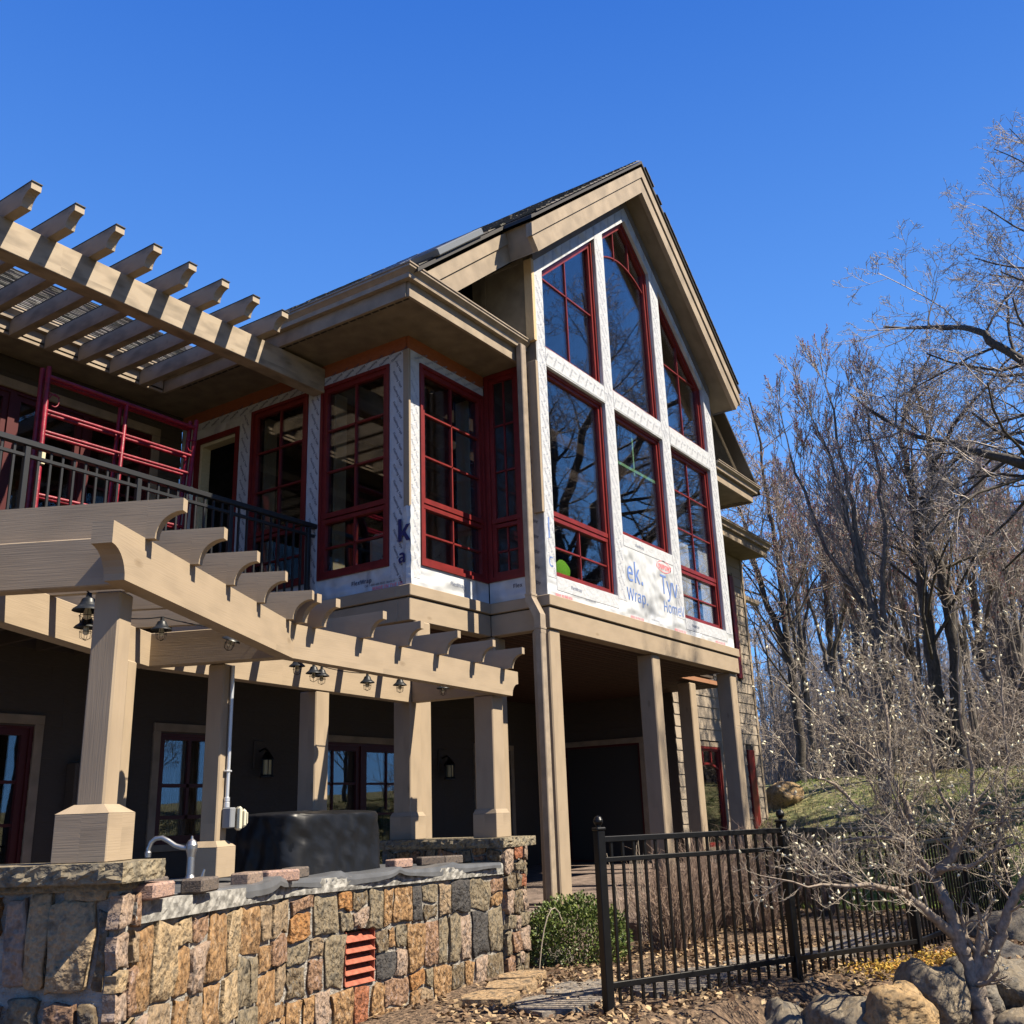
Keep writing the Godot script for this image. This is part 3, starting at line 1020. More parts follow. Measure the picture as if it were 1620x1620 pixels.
	part("window_jamb", bx(Vector3(-5.85, 2.36, -0.3), Vector3(-5.83, 4.7, -0.125), 0, W4F, true), M.jamb, h)
	part("window_jamb", bx(Vector3(8.29, 2.38, -0.3), Vector3(8.31, 4.46, -0.125), 0, BF, true), M.jamb, h)
	# roofs: main slopes of the sunroom, with the front part carried out over the gable
	var L := sqrt(1.0 + 0.82 * 0.82)
	for s in [-1.0, 1.0]:
		var up := Vector3(-s, 0.82, 0).normalized()
		var deckm := MB.new()
		var nn := Vector3(s * 0.82, 1, 0).normalized()
		for r in [[3.0, 0.0, -4.87, -5.24], [4.49, 0.0, -5.24, -13.0]]:
			var a := Vector3(10.92 + s * r[0], rt(10.92 + r[0]) - 0.012, 0)
			var e := Vector3(10.92, 8.67 - 0.012, 0)
			var low := Vector3(0, 0.045, 0)
			deckm.quad(a + Vector3(0, 0, r[2]), e + Vector3(0, 0, r[2]), e + Vector3(0, 0, r[3]), a + Vector3(0, 0, r[3]), nn)
			deckm.quad(a + Vector3(0, 0, r[2]) - low, e + Vector3(0, 0, r[2]) - low, e + Vector3(0, 0, r[3]) - low, a + Vector3(0, 0, r[3]) - low, -nn)
			deckm.quad(a + Vector3(0, 0, r[2]), e + Vector3(0, 0, r[2]), e + Vector3(0, 0, r[2]) - low, a + Vector3(0, 0, r[2]) - low, Vector3(0, 0, 1))
			deckm.quad(a + Vector3(0, 0, r[2]), a + Vector3(0, 0, r[3]), a + Vector3(0, 0, r[3]) - low, a + Vector3(0, 0, r[2]) - low, Vector3(s, 0, 0))
		part("roof", deckm, M.drip, h)
		var o := Vector3(10.92 + s * 4.53, rt(10.92 + 4.53), -4.85)
		shingles(h, o, Vector3(0, 0, -1), up, 8.2, 4.53 * L, func(x, r): return x > 0.40 or r > 1.53 * L)
		# rake boards on the front, lower set-back rake, sloping soffits
		var rk := MB.new()
		rk.prism(PackedVector2Array([Vector2(10.92, 8.56), Vector2(10.92 + s * 2.98, 8.56 - 0.82 * 2.98), Vector2(10.92 + s * 2.98, 8.40 - 0.82 * 2.98), Vector2(10.92, 8.40)]), -4.96, -4.885)
		part("rake_trim", rk, M.paint_plain, h)
		var rk2 := MB.new()
		rk2.prism(PackedVector2Array([Vector2(10.92, 8.395), Vector2(10.92 + s * 2.95, 8.395 - 0.82 * 2.95), Vector2(10.92 + s * 2.83, 8.16 - 0.82 * 2.83), Vector2(10.92, 8.16)]), -4.97, -4.905)
		part("rake_board", rk2, M.paint_plain, h)
		var ret := MB.new()     # return at the foot of the overhang
		var fx: float = 10.92 + s * 2.93
		var bx_: float = 10.92 + s * 2.83
		ret.quad(Vector3(fx, rt(fx) - 0.1, -4.91), Vector3(fx, rt(fx) - 0.1, -5.3), Vector3(bx_, rt(bx_) - 0.51, -5.3), Vector3(bx_, rt(bx_) - 0.51, -4.91), Vector3(s, 0, 0))
		part("rake_return", ret, M.paint_plain, h)
		var so := MB.new()
		so.quad(Vector3(10.92, 8.19, -4.95), Vector3(10.92 + s * 2.84, 8.19 - 0.82 * 2.84, -4.95), Vector3(10.92 + s * 2.84, 8.19 - 0.82 * 2.84, -5.3), Vector3(10.92, 8.19, -5.3), Vector3(0, -1, 0))
		part("rake_soffit", so, M.soffit, h)
		var fr := MB.new()
		fr.prism(PackedVector2Array([Vector2(10.92, 8.185), Vector2(10.92 + s * 2.5, 8.185 - 0.82 * 2.5), Vector2(10.92 + s * 2.5, 8.03 - 0.82 * 2.5), Vector2(10.92, 8.03)]), -5.25, -5.19)
		part("frieze", fr, M.frieze, h)
		var rz := -0.2 if s > 0 else 0.0
		var ez := 0.1 if s > 0 else 0.0
		var lr := MB.new()
		lr.prism(PackedVector2Array([Vector2(10.92 + s * 2.8, 8.56 - 0.82 * 2.8), Vector2(10.92 + s * 4.34, 5.0), Vector2(10.92 + s * 4.15, 5.0), Vector2(10.92 + s * 2.8, 8.40 - 0.82 * 2.8)]), -5.36 + rz, -5.255 + rz)
		part("rake_trim", lr, M.paint_plain, h)
		var lr2 := MB.new()
		lr2.prism(PackedVector2Array([Vector2(10.92 + s * 2.8, 8.395 - 0.82 * 2.8), Vector2(10.92 + s * 4.14, 5.0), Vector2(10.92 + s * 3.86, 5.0), Vector2(10.92 + s * 2.8, 8.16 - 0.82 * 2.8)]), -5.37 + rz, -5.275 + rz)
		part("rake_board", lr2, M.paint_plain, h)
		var ls := MB.new()
		ls.quad(Vector3(10.92 + s * 2.5, 8.17 - 0.82 * 2.5, -5.3), Vector3(10.92 + s * 3.85, 8.17 - 0.82 * 3.85, -5.3), Vector3(10.92 + s * 3.85, 8.17 - 0.82 * 3.85, -5.95), Vector3(10.92 + s * 2.5, 8.17 - 0.82 * 2.5, -5.95), Vector3(0, -1, 0))
		part("rake_soffit", ls, M.soffit, h)
		# wall above the eave, behind: back panel, side of the tall gable with battens
		var bp := MB.new()
		bp.prism(PackedVector2Array([Vector2(10.92 + s * 4.2, 4.9), Vector2(10.92 + s * 2.49, 4.9), Vector2(10.92 + s * 2.49, rt(10.92 + 2.49) - 0.4), Vector2(10.92 + s * 4.2, rt(10.92 + 4.2) - 0.4)]), -6.05, -5.93)
		part("gable_panel", bp, M.soffit, h)
		var gx: float = 10.92 + s * 2.49
		var go: float = gx + s * 0.005
		part("gable_side", bx(Vector3(min(go, go - s * 0.07), 4.76, -5.93), Vector3(max(go, go - s * 0.07), rt(gx) - 0.38, -5.203)), M.soffit, h)
		for z in [-5.92, -5.38]:
			part("batten", bx(Vector3(min(go, go + s * 0.016), 5.0, z), Vector3(max(go, go + s * 0.016), rt(gx) - 0.4, z + 0.07), 0.002), M.soffit, h)
		part("batten", bx(Vector3(min(go, go + s * 0.014), rt(gx) - 0.62, -5.85), Vector3(max(go, go + s * 0.014), rt(gx) - 0.5, -5.38), 0.002), M.soffit, h)
		# eave of the bump-out: soffit, fascia with gutter, low roof
		var ex: float = 10.92 + s * (4.47 if s < 0 else 4.16)
		var ix: float = 10.92 + s * 3.81
		part("soffit", bx(Vector3(min(ex, gx), 4.75, -5.93), Vector3(max(ex, gx), 4.77, -5.40 + ez)), M.soffit, h)
		part("soffit", bx(Vector3(min(ex, ix), 4.75, -9.5), Vector3(max(ex, ix), 4.77, -5.93)), M.soffit, h)
		part("fascia", bx(Vector3(min(ex, gx + s * 0.06), 4.72, -5.40 + ez), Vector3(max(ex, gx + s * 0.06), 4.985, -5.365 + ez), 0.002), M.paint_plain, h)
		part("fascia", bx(Vector3(ex - 0.017 - s * 0.002, 4.72, -9.0), Vector3(ex + 0.017 - s * 0.002, 4.985, -5.4 + ez), 0.002), M.paint_plain, h)
		gutter_run(h, Vector3(ex + s * 0.018, 4.99, -5.363 + ez), Vector3(gx + s * 0.03, 4.99, -5.363 + ez), Vector3(0, 0, 1), 1.0)
		gutter_run(h, Vector3(ex + s * 0.018, 4.99, -5.363 + ez), Vector3(ex + s * 0.018, 4.99, -9.0), Vector3(s, 0, 0), 1.0)
		var pr := MB.new()
		pr.quad(Vector3(ex, 4.99, -5.37 + ez), Vector3(gx, 4.99, -5.37 + ez), Vector3(gx, 5.13, -5.93), Vector3(ex, 5.13, -5.93), Vector3(0, 1, 0))
		part("low_roof", pr, M.shingle, h)
		var vents := MB.new()
		for k in 34:
			vents.box(Vector3(ex - s * 0.075 - 0.012, 4.748, -5.5 - k * 0.1), Vector3(ex - s * 0.075 + 0.012, 4.7505, -5.42 - k * 0.1))
		tag(part("soffit_vents", vents, M.dark, h), "", "", "", "stuff")
	# soffit closing boards under the main overhang, right bump walls
	part("house_wrap", bx(Vector3(13.42, 2.115, -6.05), Vector3(14.73, 4.75, -5.94)), M.wrap, h)
	part("inner_wall", bx(Vector3(13.30, 2.01, -6.12), Vector3(14.69, 4.75, -6.06)), M.room, h)
	part("inner_wall", bx(Vector3(8.46, 2.01, -6.0), Vector3(8.52, 4.75, -5.36)), M.room, h)
	# skylights on the left slope
	for z in [[-6.2, -5.66], [-5.62, -5.2]]:
		var sx := 6.95
		var sl := Transform3D(Basis(Vector3(1, 0.82, 0).normalized(), Vector3(-0.82, 1, 0).normalized(), Vector3(0, 0, 1)), Vector3(sx, rt(sx), 0))
		var sk := part("skylight", bx(Vector3(-0.3, 0.0, z[0]), Vector3(0.7, 0.075, z[1]), 0.01, sl), M.skylight, h)
		part("pane", bx(Vector3(-0.24, 0.076, z[0] + 0.06), Vector3(0.64, 0.079, z[1] - 0.06), 0, sl), M.black, sk)
	# downspout by the corner of the gable
	var ds := MB.new()
	ds.along_y = true
	ds.box(Vector3(8.215, 2.06, -5.335), Vector3(8.31, 4.9, -5.262), 0.008)
	ds.xf = Transform3D(Basis(Vector3(0, 0, 1), Vector3.UP, Vector3(-1, 0, 0)), Vector3(8.2625, 0, 0))
	ds.prism(PackedVector2Array([Vector2(-5.336, 2.1), Vector2(-5.336, 2.04), Vector2(-5.243, 1.86), Vector2(-5.243, 1.7), Vector2(-5.167, 1.7), Vector2(-5.167, 1.89), Vector2(-5.261, 2.07), Vector2(-5.261, 2.1)]), -0.049, 0.049)
	ds.xf = Transform3D()
	ds.box(Vector3(8.215, -0.82, -5.242), Vector3(8.31, 1.72, -5.168), 0.008)
	var dp := part("downspout", ds, M.gutter, h)
	for q in [[2.09, -5.341, -5.256], [1.74, -5.248, -5.162]]:
		part("collar", bx(Vector3(8.208, q[0], q[1]), Vector3(8.317, q[0] + 0.025, q[2]), 0.003), M.gutter, dp)
	# sunroom posts
	for p in [[8.52, -5.30], [10.88, -5.32], [13.31, -5.32], [13.9, -6.2], [8.52, -5.98], [7.25, -5.98]]:
		part("post", bx(Vector3(p[0] - 0.105, -0.85, p[1] - 0.105), Vector3(p[0] + 0.105, 1.77, p[1] + 0.105), 0.012, Transform3D(), true), M.paint, h)
	# board ceiling under the sunroom
	var cb := MB.new()
	cb.box(Vector3(7.12, 1.80, -0.038), Vector3(15.09, 1.815, 0.038), 0.004)
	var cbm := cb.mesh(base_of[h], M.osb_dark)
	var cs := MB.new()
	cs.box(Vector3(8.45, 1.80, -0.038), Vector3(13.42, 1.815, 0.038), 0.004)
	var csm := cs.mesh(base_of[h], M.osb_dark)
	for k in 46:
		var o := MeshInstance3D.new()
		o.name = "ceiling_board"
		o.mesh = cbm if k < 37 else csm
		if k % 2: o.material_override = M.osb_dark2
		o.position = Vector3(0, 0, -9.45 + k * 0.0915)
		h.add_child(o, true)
	part("ceiling_backing", bx(Vector3(7.13, 1.808, -9.5), Vector3(15.1, 1.87, -6.08)), M.ceiling_edge_light, h)  # shows between the boards as painted light along their edges
	part("ceiling_backing", bx(Vector3(8.45, 1.808, -6.079), Vector3(13.42, 1.872, -5.34)), M.ceiling_edge_light, h)
	part("ceiling_lamp", bx(Vector3(11.6, 1.78, -7.4), Vector3(11.75, 1.8, -7.25), 0.01), M.dark, h)
	# main walls of the two floors
	var WF := Transform3D(Basis(), Vector3(0, 0, -9.5))
	var low := [[4.3, -0.85, 5.6, 1.0], [7.07, -0.2, 7.95, 1.0], [9.3, -0.85, 11.45, 0.98], [13.02, -0.85, 13.95, 0.98]]
	siding(h, WF, -3.0, 15.1, -0.83, 1.85, low, 0.152, M.siding_shaded)
	part("wall", bx(Vector3(-3.0, -0.85, -0.16), Vector3(4.3, 2.0, -0.001), 0, WF), M.dark, h)
	for q in [[5.6, 7.07], [7.95, 9.3], [11.45, 13.02], [13.95, 15.1]]:
		part("wall", bx(Vector3(q[0], -0.85, -0.16), Vector3(q[1], 2.0, -0.001), 0, WF), M.dark, h)
	for q in [[4.3, 1.0, 5.6], [7.07, 1.0, 7.95], [9.3, 0.98, 11.45], [13.02, 0.98, 13.95]]:
		part("wall", bx(Vector3(q[0], q[1], -0.16), Vector3(q[2], 2.0, -0.001), 0, WF), M.dark, h)
	part("wall", bx(Vector3(7.07, -0.85, -0.16), Vector3(7.95, -0.2, -0.001), 0, WF), M.dark, h)
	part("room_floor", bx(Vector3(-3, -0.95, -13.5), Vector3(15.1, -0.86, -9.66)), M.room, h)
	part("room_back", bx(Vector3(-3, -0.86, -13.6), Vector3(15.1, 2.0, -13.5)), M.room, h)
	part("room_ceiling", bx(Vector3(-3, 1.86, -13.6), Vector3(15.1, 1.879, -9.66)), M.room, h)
	for x in [-3.1, 8.6, 12.4, 15.1]:
		part("room_side", bx(Vector3(x, -0.86, -13.6), Vector3(x + 0.1, 1.86, -9.661)), M.room, h)
	for q in low:
		casing(h, WF, q[0], q[1], q[2], q[3], 0.09, M.paint_plain, q[1] > -0.5)
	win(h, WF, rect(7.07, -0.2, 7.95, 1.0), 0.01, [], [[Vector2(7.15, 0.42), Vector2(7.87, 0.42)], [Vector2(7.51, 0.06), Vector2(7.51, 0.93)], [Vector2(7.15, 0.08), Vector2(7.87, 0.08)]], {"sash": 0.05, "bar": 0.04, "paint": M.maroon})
	var cu := MB.new()
	for k in 40:
		var x := 7.1 + k * 0.021
		var dz := 0.02 if k % 2 else 0.0
		cu.quad(Vector3(x, -0.15, -9.75 + dz), Vector3(x + 0.021, -0.15, -9.75 + 0.02 - dz), Vector3(x + 0.021, 0.96, -9.75 + 0.02 - dz), Vector3(x, 0.96, -9.75 + dz), Vector3(0, 0, 1))
	part("curtain", cu, M.curtain, h)
	for q in [[4.3, 5.6, 1], [9.3, 11.45, 2], [13.02, 13.95, 1]]:
		var n: int = q[2]
		var wd: float = (q[1] - q[0]) / n
		for k in n:
			var xa: float = q[0] + wd * k
			var xb: float = xa + wd
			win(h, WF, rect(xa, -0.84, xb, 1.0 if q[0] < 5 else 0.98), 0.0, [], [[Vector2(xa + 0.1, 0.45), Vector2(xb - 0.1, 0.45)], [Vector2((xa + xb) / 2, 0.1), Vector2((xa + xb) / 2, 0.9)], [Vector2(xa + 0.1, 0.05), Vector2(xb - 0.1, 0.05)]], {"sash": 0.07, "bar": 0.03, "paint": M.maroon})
	for x in [9.55, 11.2]:
		part("curtain", bx(Vector3(x, -0.8, -9.9), Vector3(x + 0.16, 0.9, -9.86)), M.curtain, h)
	# wall lamps beside the terrace doors
	for x in [8.5, 12.1]:
		var wl := part("wall_lamp", bx(Vector3(x - 0.09, 0.62, -9.49), Vector3(x + 0.09, 0.95, -9.465), 0.01), M.siding_shaded, h)
		var lt := MB.new()
		lt.tube([Vector3(x, 0.82, -9.47), Vector3(x, 0.85, -9.38), Vector3(x, 0.82, -9.33)], [0.012, 0.012, 0.012], 6)
		lt.lathe([Vector2(0.0, 0.83), Vector2(0.03, 0.80), Vector2(0.085, 0.72), Vector2(0.085, 0.71)], Vector3(x, 0, -9.33), 6, false)
		lt.lathe([Vector2(0.075, 0.54), Vector2(0.085, 0.525), Vector2(0.085, 0.51), Vector2(0.0, 0.505)], Vector3(x, 0, -9.33), 6, false)
		for k in 6:
			var a := TAU * k / 6.0
			lt.tube([Vector3(x + cos(a) * 0.068, 0.525, -9.33 + sin(a) * 0.068), Vector3(x + cos(a) * 0.068, 0.72, -9.33 + sin(a) * 0.068)], [0.007, 0.007], 4)
		part("cage", lt, M.black, wl)
		var lg := MB.new()
		lg.lathe([Vector2(0.052, 0.53), Vector2(0.052, 0.71), Vector2(0.0, 0.712)], Vector3(x, 0, -9.33), 10)
		part("lamp_glass", lg, M.sconce_glass, wl)
	# meter box on the wall
	var ub := part("meter_box", bx(Vector3(5.98, -0.25, -9.49), Vector3(6.5, 0.64, -9.32), 0.015), M.siding_shaded, h)
	var dial := MB.new()
	dial.xf = Transform3D(Basis(Vector3(1, 0, 0), Vector3(0, 0, 1), Vector3(0, -1, 0)), Vector3(6.24, 0.3, -9.32))
	dial.lathe([Vector2(0.13, 0.0), Vector2(0.13, 0.05), Vector2(0.11, 0.06), Vector2(0, 0.062)], Vector3.ZERO, 18)
	part("dial", dial, M.siding_shaded, ub)
	# upper wall behind the terrace, with the wide red door unit
	siding(h, WF, -3.0, 7.1, 2.0, 4.75, [[3.3, 1.9, 6.68, 4.42]], 0.152, M.siding_shaded)
	part("wall", bx(Vector3(-3.0, 2.0, -0.16), Vector3(3.3, 4.9, -0.001), 0, WF), M.dark, h)
	part("wall", bx(Vector3(6.68, 2.0, -0.16), Vector3(7.1, 4.9, -0.001), 0, WF), M.dark, h)
	part("wall", bx(Vector3(3.3, 4.42, -0.16), Vector3(6.68, 4.9, -0.001), 0, WF), M.dark, h)
	casing(h, WF, 3.3, 2.0, 6.68, 4.40, 0.1, M.paint_plain, false)
	for q in [[3.3, 4.15], [4.15, 5.0], [5.0, 5.84], [5.84, 6.68]]:
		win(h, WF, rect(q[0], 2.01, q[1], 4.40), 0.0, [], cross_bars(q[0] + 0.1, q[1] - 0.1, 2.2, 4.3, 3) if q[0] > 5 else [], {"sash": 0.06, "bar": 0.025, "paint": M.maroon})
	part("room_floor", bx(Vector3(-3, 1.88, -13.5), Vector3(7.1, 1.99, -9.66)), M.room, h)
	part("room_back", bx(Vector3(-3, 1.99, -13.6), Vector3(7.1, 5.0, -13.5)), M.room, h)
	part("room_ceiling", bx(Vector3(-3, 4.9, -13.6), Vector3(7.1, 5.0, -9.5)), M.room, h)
	for x in [-3.1, 7.1]:
		part("room_side", bx(Vector3(x, 1.99, -13.6), Vector3(x + 0.1, 4.9, -9.661)), M.room, h)
	for x in [5.95, 6.3]:
		part("curtain", bx(Vector3(x, 2.05, -9.95), Vector3(x + 0.18, 4.3, -9.91)), M.curtain, h)
	# eave and roof of the main house
	part("soffit", bx(Vector3(-3, 4.75, -9.5), Vector3(6.46, 4.77, -9.0)), M.soffit, h)
	part("fascia", bx(Vector3(-3, 4.72, -9.035), Vector3(6.43, 4.985, -9.0), 0.002), M.paint_plain, h)
	gutter_run(h, Vector3(-3, 4.99, -8.998), Vector3(6.3, 4.99, -8.998), Vector3(0, 0, 1))
	var mr := MB.new()
	mr.quad(Vector3(-3, 4.985, -9.0), Vector3(9.5, 4.985, -9.0), Vector3(9.5, 7.385, -12.2), Vector3(-3, 7.385, -12.2), Vector3(0, 1, 1))
	mr.quad(Vector3(-3, 7.385, -12.2), Vector3(9.5, 7.385, -12.2), Vector3(9.5, 4.9, -15.5), Vector3(-3, 4.9, -15.5), Vector3(0, 1, -1))
	part("roof", mr, M.drip, h)
	shingles(h, Vector3(-1.0, 4.99, -8.98), Vector3(1, 0, 0), Vector3(0, 0.75, -1).normalized(), 9.5, 4.03, func(_x, _r): return true)
	# right wing: siding walls, windows, eave
	var RF := Transform3D(Basis(), Vector3(0, 0, -7.0))
	var SF := Transform3D(W2F.basis, Vector3(15.1, 0, 0))
	siding(h, SF, -9.5, -7.0, -0.83, 1.85, [[-9.1, -0.85, -7.66, 1.04]], 0.152, M.siding_shaded)
	part("wall", bx(Vector3(15.101, -0.85, -9.5), Vector3(15.2, 4.8, -7.002)), M.dark, h)
	casing(h, SF, -9.1, -0.83, -7.66, 1.04, 0.09, M.paint_plain, false)
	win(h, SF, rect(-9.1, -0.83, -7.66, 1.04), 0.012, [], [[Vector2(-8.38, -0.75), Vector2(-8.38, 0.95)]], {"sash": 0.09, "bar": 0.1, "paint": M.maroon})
	var rh := [[15.79, -0.66, 16.85, 0.97], [18.12, -0.66, 18.42, 0.97], [18.05, 2.3, 18.24, 4.3]]
	siding(h, RF, 15.1, 18.78, -0.83, 4.75, rh, 0.192, M.siding, 0.017)
	part("wall", bx(Vector3(15.2, -0.85, -7.12), Vector3(15.79, 4.8, -7.001)), M.dark, h)
	part("wall", bx(Vector3(16.85, -0.85, -7.12), Vector3(18.85, 4.8, -7.001)), M.dark, h)
	part("wall", bx(Vector3(15.79, 0.97, -7.12), Vector3(16.85, 4.8, -7.001)), M.dark, h)
	part("wall", bx(Vector3(15.79, -0.85, -7.12), Vector3(16.85, -0.66, -7.001)), M.dark, h)
	part("wall", bx(Vector3(18.75, -0.85, -12), Vector3(18.85, 4.8, -7.12)), M.siding, h)
	part("room_back", bx(Vector3(15.2, -0.85, -8.8), Vector3(18.75, 4.8, -8.7)), M.room, h)
	part("corner_board", bx(Vector3(18.78, -0.85, -0.06), Vector3(18.87, 4.75, 0.032), 0.003, RF, true), M.paint, h)
	casing(h, RF, 15.79, -0.66, 16.85, 0.97, 0.08, M.paint_plain)
	var arch := [[Vector2(16.14, 0.66), Vector2(16.14, 0.9)], [Vector2(16.5, 0.66), Vector2(16.5, 0.9)]]
	var pv := Vector2(15.86, 0.6)
	for k in range(1, 9):
		var t := k / 8.0
		var q := Vector2(lerpf(15.86, 16.78, t), 0.6 + 0.09 * (1.0 - pow(2.0 * t - 1.0, 2)))
		arch.append([pv, q])
		pv = q
	win(h, RF, rect(15.79, -0.66, 16.85, 0.97), 0.03, [], arch, {"bar": 0.035, "sash": 0.03})
	part("curtain", bx(Vector3(15.95, -0.5, -7.4), Vector3(16.2, 0.6, -7.36)), M.curtain, h)
	for q in [[18.12, -0.66, 18.42, 0.97], [18.05, 2.3, 18.24, 4.3]]:
		part("window_frame", bx(Vector3(q[0], q[1], 0.0), Vector3(q[2], q[3], 0.05), 0.004, RF), M.red, h)
		part("casing", bx(Vector3(q[2] + 0.001, q[1], 0.0), Vector3(q[2] + 0.09, q[3] + 0.08, 0.035), 0.004, RF, true), M.paint, h)
	part("soffit", bx(Vector3(15.0, 4.75, -7.0), Vector3(18.9, 4.77, -6.46)), M.soffit, h)
	part("fascia", bx(Vector3(15.0, 4.72, -6.46), Vector3(18.9, 4.985, -6.43), 0.002), M.paint_plain, h)
	gutter_run(h, Vector3(15.0, 4.99, -6.428), Vector3(18.93, 4.99, -6.428), Vector3(0, 0, 1))
	var wr := MB.new()
	wr.quad(Vector3(15.0, 4.98, -6.43), Vector3(18.9, 4.98, -6.43), Vector3(18.9, 5.2, -12), Vector3(15.0, 5.2, -12), Vector3(0, 1, 0))
	wr.quad(Vector3(18.9, 4.75, -6.43), Vector3(18.9, 4.98, -6.43), Vector3(18.9, 5.2, -12), Vector3(18.9, 4.75, -12), Vector3(1, 0, 0))
	part("low_roof", wr, M.shingle, h)
	part("gutter", bx(Vector3(18.88, 3.95, -7.1), Vector3(19.75, 4.05, -7.0), 0.01), M.gutter, h)
	part("foundation", bx(Vector3(15.05, -1.6, -9.4), Vector3(18.84, -0.852, -7.01)), M.mortar, h)
	# a bag of mortar and a bright vest left behind the sashes
	var bag := MB.new()
	bag.xf = Transform3D(Basis(Vector3.UP, 0.25), Vector3(7.36, 2.0, -6.42))
	bag.box(Vector3(-0.07, 0.0, -0.2), Vector3(0.07, 0.78, 0.2), 0.06)
	var sack := solo("cement_sack", bag, M.bag, Vector3(7.36, 2.0, -6.42), "pale paper sack with black and red print standing behind the corner window", "sack")
	var st := MB.new()
	var SKF := Transform3D(Basis(Vector3.UP, 0.25) * W2F.basis, Vector3(7.36, 2.0, -6.42)) * Transform3D(Basis(), Vector3(0, 0, 0.07))
	write(st, "CEMENT", SKF, Vector2(-0.12, 0.3), 0.17, 0.9, true)
	write(st, "To mix", SKF, Vector2(-0.12, 0.26), 0.09, 0.0, true)
	part("lettering", st, M.ink_dark, sack)
	part("red_band", bx(Vector3(0.02, 0.36, 0.001), Vector3(0.19, 0.5, 0.003), 0, SKF), M.ink_red, sack)
	var vest := MB.new()
	var vn := FastNoiseLite.new()
	vn.seed = 4
	vest.blob(Vector3(9.0, 2.5, -5.345), Vector3(0.17, 0.11, 0.03), vn, 0.5, 9)
	solo("safety_vest", vest, M.lime, Vector3(9.0, 2.4, -5.345), "bright lime safety vest bundled behind the lower left gable window", "vest")


# ---------------------------------------------------------------- terrace, railing, scaffold
func deck():
	var d := thing("terrace", "raised terrace floor on dark joists behind the lower pergola", "terrace", Vector3(3.0, 1.8, -8.3))
	for k in 14:
		part("floor_board", bx(Vector3(-3, 1.95, -9.4 + k * 0.16), Vector3(7.05, 1.985, -9.4 + k * 0.16 + 0.15), 0.004), M.room_wood, d)
	for k in 24:
		part("joist", bx(Vector3(-2.9 + k * 0.42, 1.72, -9.45), Vector3(-2.85 + k * 0.42, 1.948, -7.25)), M.siding_shaded, d)
	part("rim_board", bx(Vector3(-3, 1.7, -7.24), Vector3(7.06, 1.99, -7.2)), M.siding_shaded, d)
	for x in [0.5, 3.2]:
		part("post", bx(Vector3(x, -0.85, -7.4), Vector3(x + 0.16, 1.72, -7.25), 0.01, Transform3D(), true), M.siding_shaded, d)
	var r := thing("terrace_railing", "black metal railing with thin upright bars along the upper terrace", "railing", Vector3(5.0, 2.0, -7.2))
	part("top_rail", bx(Vector3(0.5, 2.905, -7.23), Vector3(7.11, 2.955, -7.17), 0.006), M.rail, r)
	part("upper_rail", bx(Vector3(0.5, 2.81, -7.215), Vector3(7.09, 2.84, -7.185), 0.003), M.rail, r)
	part("lower_rail", bx(Vector3(0.5, 2.06, -7.215), Vector3(7.09, 2.09, -7.185), 0.003), M.rail, r)
	var x := 0.58
	var k := 0
	while x < 7.05:
		if k % 10 == 3:
			part("post", bx(Vector3(x - 0.022, 1.99, -7.222), Vector3(x + 0.022, 2.9, -7.178), 0.003), M.rail, r)
		else:
			part("baluster", bx(Vector3(x - 0.009, 2.09, -7.209), Vector3(x + 0.009, 2.9, -7.191)), M.rail, r)
		x += 0.102
		k += 1
	# scaffold end frame leaning behind the railing
	var s := thing("scaffold_frame", "dark red tubular scaffold frames leaning behind the terrace railing", "scaffold", Vector3(5.2, 2.0, -7.8))
	var lt := Vector3(4.39, 3.86, -7.8)
	var rtp := Vector3(5.99, 3.86, -7.8)
	var lb := Vector3(4.21, 2.0, -7.76)
	var rb := Vector3(5.55, 2.0, -7.5)
	lb = Vector3(4.30, 2.0, -7.62)
	rb = Vector3(5.62, 2.0, -7.45)
	for f in 2:
		var off := Vector3(-0.015, 0.0, -0.075) * f
		for e in [[lt, lb], [rtp, rb]]:
			var p := MB.new()
			p.tube([e[0] + off + (e[0] - e[1]) * 0.04, e[1] + off], [0.024, 0.024], 10, true)
			part("upright", p, M.scaffold, s)
		var mid := MB.new()
		var mt: Vector3 = lt.lerp(rtp, 0.5)
		var mb2: Vector3 = lb.lerp(rb, 0.5)
		mid.tube([mt + off, mb2 + off], [0.02, 0.02], 8, true)
		part("upright", mid, M.scaffold, s)
		for q in [0.01, 0.19, 0.30, 0.62, 0.86]:
			var p := MB.new()
			p.tube([lt.lerp(lb, q) + off, rtp.lerp(rb, q) + off], [0.022 if q < 0.05 else 0.017, 0.022 if q < 0.05 else 0.017], 8, true)
			part("crossbar", p, M.scaffold, s)
	for q in [[lt.lerp(lb, 0.42), 0], [rtp.lerp(rb, 0.42), 1]]:
		var p: Vector3 = q[0]
		part("coupling_pin", bx(p + Vector3(-0.012, -0.1, 0.02), p + Vector3(0.022, 0.06, 0.05), 0.003), M.jamb, s)
	for q in [[lt.lerp(lb, 0.1), 1.0], [rtp.lerp(rb, 0.1), -1.0]]:
		var p: Vector3 = q[0]
		var sg: float = q[1]
		var hk := MB.new()
		var pts := []
		var rad := []
		for i in 11:
			var a := -2.0 + i * 0.5
			pts.append(p + Vector3(sg * (0.06 + cos(a) * 0.045), -0.06 + sin(a) * 0.06, 0.03))
			rad.append(0.006)
		hk.tube(pts, rad, 5)
		hk.tube([p + Vector3(0, 0.0, 0.03), p + Vector3(sg * 0.11, -0.02, 0.03)], [0.006, 0.006], 5)
		part("drop_lock", hk, M.scaffold, s)


